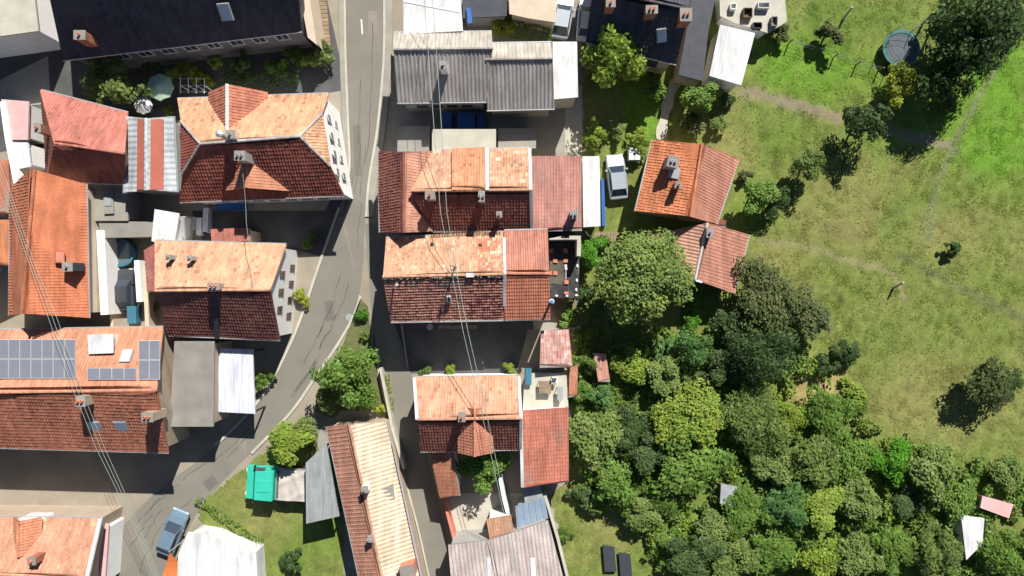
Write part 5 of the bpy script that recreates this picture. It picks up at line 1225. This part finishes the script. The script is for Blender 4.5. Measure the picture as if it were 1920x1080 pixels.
# teal truck
p = P(512, 912, 2.2); tk = thing('flatbed_truck', 'teal truck with pale load bed, backed under the grey shed roof', 'truck', (p.x, p.y, .05), None, math.radians(177))
def tpart(nm, boxes, m_):
    mb = MB()
    for c, s_ in boxes: mb.box(c, s_)
    return part(nm, mb, M[m_], tk, local=True)
mb = MB(); hw = 1.45
prof = [(2.75, .5), (2.85, .9), (2.7, 1.35), (2.05, 1.45), (2.05, .5)]
mb.face([(x, hw, z) for x, z in prof][::-1]); mb.face([(x, -hw, z) for x, z in prof])
for i in range(len(prof)):
    a_, b_ = prof[i], prof[(i + 1) % len(prof)]; k1 = .82 if a_[0] > 2.6 else 1; k2 = .82 if b_[0] > 2.6 else 1
    mb.face([(a_[0], hw, a_[1]), (b_[0], hw, b_[1]), (b_[0], -hw, b_[1]), (a_[0], -hw, a_[1])])
part('bonnet', mb, M['teal'], tk, local=True); bev = lambda o_, w_: (setattr(o_.modifiers.new('bevel', 'BEVEL'), 'width', w_), setattr(o_.modifiers[-1], 'segments', 3)); bev(tk.children[-1], .12)
mb = MB(); A_ = [(1.0, -hw, 1.4), (2.02, -hw, 1.4), (2.02, hw, 1.4), (1.0, hw, 1.4)]; B_ = [(.9, -1.3, 2.15), (1.62, -1.28, 2.15), (1.62, 1.28, 2.15), (.9, 1.3, 2.15)]
for i in range(4): j = (i + 1) % 4; mb.face([A_[i], A_[j], B_[j], B_[i]])
part('windscreen', mb, M['glass'], tk, local=True)
mb = MB(); mb.slab([(.05, -1.36, 2.24), (1.66, -1.3, 2.24), (1.66, 1.3, 2.24), (.05, 1.36, 2.24)], Vector((0, 0, 1)), .1); mb.box((.85, 0, 2.27), (1.2, 1.1, .05)); bev(part('cab_roof', mb, M['teal'], tk, local=True), .1)
tpart('cab', [((.95, 0, .95), (2.1, 2.86, .9)), ((.45, 0, 1.75), (.84, 2.7, .72))], 'teal'); bev(tk.children[-1], .1)
tpart('load_bed', [((-1.6, 0, 1.0), (2.9, 2.8, .12)), ((-1.6, 1.38, 1.3), (2.9, .06, .5)), ((-1.6, -1.38, 1.3), (2.9, .06, .5)), ((-3.02, 0, 1.3), (.06, 2.7, .5)), ((-.13, 0, 1.4), (.06, 2.7, .7))], 'zinc')
cov = part('load_cover', cloth([(515, 884), (566, 884), (566, 940), (515, 940)], 0, 5, .05), mat('pale_cover', (.46, .42, .38), amt=.2, scale=1.5), tk, local=True)
cx_ = sum((v.co for v in cov.data.vertices), Vector()) / len(cov.data.vertices)
for v in cov.data.vertices: v.co = Vector((v.co.x - cx_.x, v.co.y - cx_.y, v.co.z + 0)) 
cov.location = (-1.6, 0, 1.62)
tpart('chassis', [((-.4, 0, .55), (6.0, .9, .2))], 'dark')
for x in (1.9, -1.4, -2.3):
    for y in (-1.2, 1.2):
        mb = MB(); mb.tube([(x, y - .15, .45), (x, y + .15, .45)], .45, 14); part('wheel', mb, M['rubber'], tk, local=True)
for y in (-1.1, 1.1):
    mb = MB(); mb.box((2.85, y, .95), (.08, .3, .2)); part('headlight', mb, M['lamp'], tk, local=True)
    mb = MB(); mb.box((1.9, y * 1.45, 1.7), (.08, .22, .4)); part('mirror', mb, M['dark'], tk, local=True)

# ------------------------------------------------------------------ meadow furniture
p = P(1690, 90, .9); tr = thing('trampoline', 'round garden trampoline with dark mat and teal edge beside the big dark tree', 'trampoline', (p.x, p.y, 0))
mb = MB(); mb.lathe((0, 0, .86), [(1.42, 0), (1.72, .0), (1.72, .05), (1.42, .05), (1.42, 0)], 28, cap=False); part('edge_pad', mb, mat('dim_teal', (.06, .17, .17)), tr, local=True)
mb = MB(); mb.lathe((0, 0, .84), [(1.44, 0), (1.43, .02)], 28); part('mat', mb, mat('jump_mat', (.10, .115, .13)), tr, local=True)
for i in range(6):
    a0_ = i * math.pi / 3; x, y = 1.72 * math.cos(a0_), 1.72 * math.sin(a0_); mb = MB(); mb.tube([(x, y, 0), (x, y, 2.4)], .035, 6); part('post', mb, M['zinc'], tr, local=True)
mb = MB()
for i in range(24):
    a0_ = i * math.pi / 12; a1_ = a0_ + math.pi / 12
    for z in (2.35, 1.85, 1.35): mb.tube([(1.72 * math.cos(a0_), 1.72 * math.sin(a0_), z), (1.72 * math.cos(a1_), 1.72 * math.sin(a1_), z)], .014, 3)
part('safety_net', mb, M['dark'], tr, local=True)
FP = [(1478, 82), (1520, 95), (1562, 108), (1604, 122), (1645, 134)]
fc = thing('wire_fence', 'wire fence on thin wooden posts crossing the bright grass', 'fence', tuple(P(1560, 108)))
W_ = [P(x, y, 0) for x, y in FP]
for q in W_:
    mb = MB(); mb.tube([(q.x, q.y, 0), (q.x, q.y, 1.2)], .06, 6); part('post', mb, M['wood'], fc)
for z in (.4, .8, 1.1):
    mb = MB(); mb.tube([q + Vector((0, 0, z)) for q in W_], .012, 4); part('wire', mb, M['zinc'], fc)
for x, y, l in ((1683, 540, 'weathered grey post at the end of the pinkish footpath'), (1588, 30, 'pale wooden post near the top edge of the meadow'), (1738, 40, 'leaning pale dead trunk beside the big dark tree')):
    p = P(x, y, .8); mb = MB(); mb.tube([(0, 0, 0), (.1, .5, 1.6)], [.12, .08], 6); mb.tube([(.05, .3, 1.0), (.4, .6, 1.5)], [.05, .03], 5); single('wooden_post', mb, M['beige'], l, 'post', (p.x, p.y, 0))
# overgrown sheds by the lower right
flat('overgrown_shed', 'white-roofed shed half buried in bushes at the lower right', 'shed', [(1802, 968), (1846, 972), (1842, 1020), (1812, 1050)], 2.2, top='white', wall='plaster')
flat('overgrown_shed', 'small brown-roofed hut near the right edge of the lower bushes', 'shed', [(1842, 930), (1900, 946), (1892, 972), (1838, 952)], 2.0, top='pinksheet', wall='wood')
flat('overgrown_shed', 'grey sheeted hut among the bushes below the two tall bright trees', 'shed', [(1352, 908), (1384, 912), (1380, 950), (1350, 944)], 1.8, top='zinc', wall='wood')
flat('overgrown_shed', 'narrow pinkish roof between trees east of the pink shed', 'shed', [(1112, 662), (1136, 664), (1144, 716), (1122, 716)], 2.2, cover='tile', pal=((.50, .26, .2), .06, []), wall='tan')
for i, (x, y) in enumerate(((1142, 1046), (1172, 1060))):
    flat('seedling_bed', ['slate grey cold frame at the bottom of the dry clearing, nearer the pale wall', 'slate grey cold frame at the bottom of the dry clearing, nearer the wood'][i], 'cold frame', [(x - 12, y - 24), (x + 10, y - 20), (x + 14, y + 26), (x - 8, y + 26)], .5, top='anthracite', wall='wood')

# ------------------------------------------------------------------ power lines
def wire(t, pts, sag, r=.022):
    q = [Vector(p) for p in pts]; out = []
    for a_, b_ in zip(q[:-1], q[1:]):
        for i in range(12):
            f = i / 12; p = a_.lerp(b_, f); p.z -= sag * 4 * f * (1 - f); out.append(p)
    out.append(q[-1]); mb = MB(); mb.tube(out, r, 5, cap=False); part('wire', mb, M['wire'], t)
wl = thing('power_line', 'pair of grey-green wires crossing the roofs from north to south', 'power line', tuple(P(848, 516, 0)))
for dx in (0, 1):
    wire(wl, [P(792 + dx * 14, -60, 8.6), P(800 + dx * 16, 60, 8.6), P(826 + dx * 12, 400, 8.9), P(848 + dx * 9, 516, 8.6), P(868 + dx * 9, 620, 8.6), P(900 + dx * 9, 760, 8.4), P(944 + dx * 6, 960, 7.6), P(972 + dx * 5, 1100, 7.4)], 0.05, .026)
mb = MB(); p = P(849, 516, 7.5); mb.tube([(p.x, p.y, 7.4), (p.x, p.y, 8.65)], .05, 6); mb.tube([(p.x - .1, p.y, 8.55), (p.x + .5, p.y, 8.55)], .035, 5); part('roof_pole', mb, M['zinc'], wl)
wl2 = thing('power_line', 'bundle of wires slanting over the long orange slope and the solar panels', 'power line', tuple(P(93, 573, 0)))
for dx in range(3):
    wire(wl2, [P(-12 + dx * 5, 300, 9), P(50 + dx * 5, 483, 9), P(92 + dx * 8, 600, 9.2), P(132 + dx * 8, 720, 9.2), P(180 + dx * 8, 840, 8.6), P(250 + dx * 5, 985, 8.2), P(300 + dx * 4, 1110, 8)], .05, .016)
wl3 = thing('power_line', 'single wire running from the half-hipped house to the white-gabled house', 'power line', tuple(P(455, 400, 0)))
wire(wl3, [P(452, 300, 8.4), P(462, 420, 7.8), P(474, 545, 7.9)], .2, .02)

# ------------------------------------------------------------------ trees and bushes
# the big tree of the middle garden
bc, bcen = crown('crown', 77, 4.45, 3.95, 2.6, 5.0, 150, 19000, .25, [(.22, .32, .075), (.19, .285, .065), (.245, .335, .09), (.145, .22, .05), (.21, .29, .10), (.29, .34, .07)], upbias=.55, lob=.3, cr=(.2, .34))
c = P(1206, 519, 5.0); bt = thing('broadleaf_tree', 'large round olive-green tree behind the courtyard, overlapping the brown ribbed roof', 'tree', (c.x, c.y, 0))
for nm, me in (('trunk', trunk_mesh('trunk', 6.0, bcen, .26, 10)), ('crown', bc)):
    o = bpy.data.objects.new(nm, me); COL.objects.link(o); o.parent = bt
G1 = 'trees of the lower wood'
TREES = [
 (1110, 472, 30, 'bright', 'vivid green shrub filling the corner beside the courtyard wall', 'garden_bush'),
 (1068, 592, 20, 'green', 'low leafy shrub south of the tarpaulin courtyard', 'garden_bush'),
 (1100, 548, 16, 'dark', 'dark creeper bush on the east edge of the tarpaulin', 'garden_bush'),
 (1293, 598, 20, 'bright', 'compact bright green ball bush under the brown ribbed roof', 'garden_bush'),
 (1302, 556, 18, 'bright', 'green conical bush under the white verge pipe', 'garden_bush'),
 (1148, 112, 52, 'lime', 'wide yellow-green tree south of the slate house', 'broadleaf_tree'),
 (1226, 165, 24, 'green', 'green tree between the wide yellow-green tree and the pale garden path', 'broadleaf_tree'),
 (1306, 186, 32, 'green', 'mid green tree east of the pale garden path', 'broadleaf_tree'),
 (1122, 258, 22, 'lime', 'small yellowish bush by the shaded concrete yard', 'garden_bush'),
 (1200, 262, 24, 'lime', 'light bush north of the white water tank', 'garden_bush'),
 (1160, 250, 16, 'olive', 'little olive bush in the middle of the northern garden', 'garden_bush'),
 (1306, 232, 24, 'grey', 'grey-leaved bush north of the two-tone cottage', 'garden_bush'),
 (1350, 230, 20, 'olive', 'loose olive bush north-east of the two-tone cottage', 'garden_bush'),
 (1360, 186, 16, 'dark', 'dark bush below the tilted white roof', 'garden_bush'),
 (1428, 48, 18, 'dark', 'dark bush beside the cluttered terrace and the meadow', 'garden_bush'),
 (1462, 62, 18, 'grey', 'grey-green bush at the meadow corner of the cluttered terrace', 'garden_bush'),
 (1415, 370, 30, 'green', 'green bush just east of the two-tone cottage', 'garden_bush'),
 (1450, 372, 28, 'dark', 'dark bush in the meadow east of the two-tone cottage', 'garden_bush'),
 (1396, 330, 14, 'grey', 'small grey bush at the east eave of the two-tone cottage', 'garden_bush'),
 (1552, 66, 24, 'grey', 'brownish bush on its own in the northern meadow', 'garden_bush'),
 (1622, 228, 38, 'dark', 'dark tree standing on the dirt track', 'broadleaf_tree'),
 (1690, 150, 34, 'yellow', 'yellowish tree between the trampoline and the dark tree on the track', 'broadleaf_tree'),
 (1664, 175, 18, 'lime', 'light bush touching the dark tree on the dirt track', 'garden_bush'),
 (1516, 312, 30, 'olive', 'lone olive bush in the middle of the meadow', 'garden_bush'),
 (1822, 52, 78, 'dark', 'huge dark tree in the upper right of the meadow', 'broadleaf_tree'),
 (1758, 150, 44, 'dark', 'dark tree below the huge dark tree', 'broadleaf_tree'),
 (1770, 48, 38, 'dark', 'smaller dark tree between the trampoline and the huge dark tree', 'broadleaf_tree'),
 (1786, 468, 17, 'dark', 'slim dark bush alone in the eastern meadow', 'garden_bush'),
 (1770, 200, 18, 'grey', 'grey bush at the foot of the pair of dark trees', 'garden_bush'),
 (1436, 552, 62, 'grey', 'wide grey-green tree south-east of the orange outhouse', 'broadleaf_tree'),
 (1520, 590, 40, 'grey', 'grey-green tree at the east side of the wide grey one', 'broadleaf_tree'),
 (1372, 606, 34, 'dark', 'dark tree just south of the orange outhouse', 'broadleaf_tree'),
 (1420, 660, 60, 'dark', 'deep green tree above the dry clearing, westward side', 'broadleaf_tree'),
 (1350, 690, 36, 'dark', 'deep green tree north of the tall bright trees', 'broadleaf_tree'),
 (1585, 660, 26, 'dark', 'dark bush east of the dry clearing', 'garden_bush'),
 (1545, 690, 22, 'dark', 'dark bush on the north side of the dry clearing', 'garden_bush'),
 (1300, 650, 34, 'teal', 'fresh green tree south of the ball bush', 'broadleaf_tree'),
 (1245, 650, 28, 'teal', 'fresh green small tree south of the large round tree', 'broadleaf_tree'),
 (1182, 690, 34, 'lime', 'yellow-green tree east of the narrow pinkish roof', 'broadleaf_tree'),
 (1238, 706, 36, 'olive', 'olive tree between the yellow-green one and the tall bright trees', 'broadleaf_tree'),
 (1290, 700, 28, 'olive', 'small olive tree north-west of the tall bright trees', 'broadleaf_tree'),
 (1096, 636, 20, 'lime', 'light bush against the east eave of the faded pink shed', 'garden_bush'),
 (1104, 680, 26, 'green', 'green bush west of the narrow pinkish roof', 'garden_bush'),
 (1124, 736, 26, 'teal', 'fresh green bush below the narrow pinkish roof', 'garden_bush'),
 (1090, 738, 24, 'green', 'green bush east of the cluttered southern terrace', 'garden_bush'),
 (1112, 826, 52, 'olive', 'big olive tree touching the salmon red annex', 'broadleaf_tree'),
 (1150, 902, 44, 'green', 'green tree below the big olive tree by the salmon annex', 'broadleaf_tree'),
 (1092, 930, 28, 'dark', 'dark tree below the south-east corner of the salmon red annex', 'broadleaf_tree'),
 (1180, 800, 34, 'dark', 'dark tree in the gap between the big olive tree and the bright trees', 'broadleaf_tree'),
 (1218, 850, 36, 'dark', 'shadowy tree west of the tall bright trees', 'broadleaf_tree'),
 (1296, 778, 62, 'lime', 'tall bright yellow-green tree, northern of the pair in the wood', 'broadleaf_tree'),
 (1292, 866, 56, 'green', 'tall bright green tree, southern of the pair in the wood', 'broadleaf_tree'),
 (1208, 962, 40, 'olive', 'olive tree at the east of the dry lower clearing', 'broadleaf_tree'),
 (1248, 930, 30, 'green', 'green tree joining the pair of bright trees from the south', 'broadleaf_tree'),
 (1410, 780, 60, 'olive', 'broad olive tree south-west of the dry clearing', 'broadleaf_tree'),
 (1478, 780, 34, 'lime', 'yellowish tree directly below the dry clearing', 'broadleaf_tree'),
 (1556, 776, 44, 'green', 'green tree south-east of the dry clearing', 'broadleaf_tree'),
 (1600, 740, 24, 'lime', 'light bush between the dry clearing and the open straw meadow', 'garden_bush'),
 (1440, 860, 44, 'olive', 'olive tree east of the grey sheeted hut', 'broadleaf_tree'),
 (1520, 860, 52, 'olive', 'large olive tree in the middle of the lower wood', 'broadleaf_tree'),
 (1598, 850, 42, 'green', 'green tree at the east of the large olive one in the lower wood', 'broadleaf_tree'),
 (1668, 858, 44, 'bright', 'vivid green tree at the lower border of the straw meadow', 'broadleaf_tree'),
 (1740, 890, 46, 'olive', 'olive tree right of the vivid green one at the meadow border', 'broadleaf_tree'),
 (1790, 930, 36, 'green', 'green tree above the white-roofed shed', 'broadleaf_tree'),
 (1700, 940, 30, 'dark', 'dark tree left of the white-roofed shed', 'broadleaf_tree'),
 (1400, 960, 44, 'green', 'green tree south of the grey sheeted hut', 'broadleaf_tree'),
 (1340, 985, 36, 'olive', 'olive tree south-west of the grey sheeted hut', 'broadleaf_tree'),
 (1470, 950, 44, 'teal', 'bright green tree in the lower wood below the large olive one', 'broadleaf_tree'),
 (1540, 950, 44, 'lime', 'yellow-green tree next to the bright green one in the lower wood', 'broadleaf_tree'),
 (1610, 940, 40, 'olive', 'olive tree between the yellow-green one and the dark one by the white shed', 'broadleaf_tree'),
 (1296, 1040, 46, 'dark', 'dark tree near the bottom edge east of the cold frames', 'broadleaf_tree'),
 (1376, 1050, 44, 'olive', 'olive tree at the bottom edge beside the dark one', 'broadleaf_tree'),
 (1452, 1040, 44, 'green', 'green tree at the bottom edge, middle of the lower wood', 'broadleaf_tree'),
 (1530, 1046, 42, 'lime', 'light yellowish tree on the bottom edge of the wood', 'broadleaf_tree'),
 (1606, 1036, 44, 'olive', 'olive tree at the bottom edge next to the light yellowish one', 'broadleaf_tree'),
 (1680, 1030, 44, 'green', 'green tree at the bottom edge below the dark tree by the white shed', 'broadleaf_tree'),
 (1756, 1020, 46, 'olive', 'olive tree at the bottom edge left of the white-roofed shed', 'broadleaf_tree'),
 (1876, 1034, 42, 'green', 'green tree at the lower right corner', 'broadleaf_tree'),
 (1886, 890, 34, 'olive', 'olive tree above the brown-roofed hut at the right edge', 'broadleaf_tree'),
 (1846, 722, 46, 'grey', 'grey-green tree alone in the straw meadow at the right', 'broadleaf_tree'),
 (1890, 716, 26, 'dark', 'dark bush beside the lone grey-green tree at the right edge', 'garden_bush'),
 (1250, 1010, 26, 'green', 'green bush between the cold frames and the dark bottom tree', 'garden_bush'),
 (1060, 1000, 16, 'green', 'small bush against the long pale wall', 'garden_bush'),
 (652, 704, 48, 'green', 'big green bush on the bank between the two roads', 'broadleaf_tree'),
 (686, 740, 30, 'green', 'green bush at the lower end of the bank between the two roads', 'garden_bush'),
 (620, 742, 26, 'olive', 'olive bush on the road side of the planted bank', 'garden_bush'),
 (678, 588, 13, 'bright', 'narrow green shrub at the tip of the planted bank', 'garden_bush'),
 (684, 630, 12, 'olive', 'small brownish shrub on the neck of the planted bank', 'garden_bush'),
 (716, 768, 11, 'yellow', 'small yellow shrub at the lane wall', 'garden_bush'),
 (544, 832, 38, 'lime', 'low leafy tree north of the teal truck', 'broadleaf_tree'),
 (572, 812, 26, 'olive', 'olive bush beside the concrete pad above the grey shed', 'garden_bush'),
 (567, 556, 15, 'yellow', 'yellow shrub in front of the white windowed gable', 'garden_bush'),
 (578, 458, 13, 'green', 'green shrub at the north corner of the white windowed gable', 'garden_bush'),
 (590, 440, 10, 'grey', 'small greyish shrub by the road north of the white gable', 'garden_bush'),
 (494, 712, 18, 'green', 'green shrub between the carport and the curving road', 'garden_bush'),
 (290, 580, 13, 'green', 'green shrub squeezed behind the white-gabled house', 'garden_bush'),
 (900, 880, 38, 'green', 'green tree filling the court of the southern house', 'broadleaf_tree'),
 (936, 866, 20, 'bright', 'bright bush at the east side of the court tree', 'garden_bush'),
 (852, 912, 14, 'dark', 'dark bush at the end of the brown-tiled wing', 'garden_bush'),
 (545, 1050, 22, 'dark', 'dark bush on the lawn beside the white marquee', 'garden_bush'),
 (800, 696, 12, 'olive', 'small plant by the north eave of the southern house', 'garden_bush'),
 (846, 692, 12, 'lime', 'light plant in the alley above the pale orange slope', 'garden_bush'),
 (958, 690, 12, 'lime', 'light plant at the north-east corner of the southern house', 'garden_bush'),
]
for x, y, r_, k, l, n in TREES: tree(x, y, r_ * (1.04 if n == 'broadleaf_tree' else 1.05), k, l, n, sz=.62 if (x > 1090 and y > 740) else .8 if (x > 1090 and y > 540) else 1.0, size='M' if (n == 'garden_bush' and r_ > 24) else None)
def undergrowth(name, polys, n, seed, label):
    r_ = np.random.default_rng(seed); px = r_.uniform(1030, 1980, n * 3); py = r_.uniform(560, 1120, n * 3); ok = np.zeros(len(px), bool)
    for pl in polys: ok |= inside(px + 40 * (vnoise(px / 20, py / 20) - .5), py + 40 * (vnoise(px / 20 + 7, py / 20) - .5), pl)
    hh = vnoise(px / 17, py / 17); ok &= hh > .34; px, py, hh = px[ok][:n], py[ok][:n], hh[ok][:n]; n = len(px)
    z = hh ** 1.2 * 1.9 * r_.uniform(.6, 1.0, n); k = S * (H - z) / H
    pos = np.stack([(px - 960) * k, (540 - py) * k, z], 1)
    nr = unit(n, r_) * .7 + np.array([0, .2, .7]); nr /= np.linalg.norm(nr, axis=1, keepdims=True); t_ = np.cross(nr, unit(n, r_)); t_ /= np.linalg.norm(t_, axis=1, keepdims=True); q = np.cross(nr, t_)
    l = .3 * r_.uniform(.6, 1.4, n)[:, None]
    pal = np.array(FOL['olive'] + FOL['green'] + FOL['lime'][:2]); zone = (vnoise(px / 30 + 3, py / 26 + 1) * 10).astype(int) % len(pal)
    C = pal[np.where(r_.random(n) < .65, zone, r_.integers(0, len(pal), n))] * r_.uniform(.75, 1.2, n)[:, None]
    o = bpy.data.objects.new(name, quads_mesh(name, np.stack([pos - t_ * l / 2, pos + q * l * .32, pos + t_ * l / 2, pos - q * l * .32], 1), C, M['leaf'])); COL.objects.link(o); o['kind'] = 'stuff'; o['label'] = label; o['category'] = 'undergrowth'
undergrowth('undergrowth', [[(1076, 640), (1180, 625), (1340, 625), (1480, 640), (1560, 700), (1500, 720), (1490, 760), (1600, 750), (1660, 800), (1800, 860), (1960, 880), (1960, 1110), (1260, 1110), (1200, 1010), (1250, 900), (1120, 960), (1080, 930)]], 46000, 12, 'brambles and scrub filling the gaps of the lower wood')
conifer(1121, 584, 15, 4.2, 'dark slender conifer in the shaded garden corner', 'dark')
hedge([(1092, 545), (1086, 562), (1050, 561)], .5, 2.3, 'green', 'straggly climber along the southern edge of the tarpaulin', 74, dens=90)
hedge([(368, 935), (400, 960), (440, 990), (490, 1020)], .7, .5, 'green', 'low uneven hedge between the lawn and the white marquee', 75, dens=120)
hedge([(724, 700), (736, 770)], .4, .8, 'lime', 'thin light hedge along the lane wall', 76)
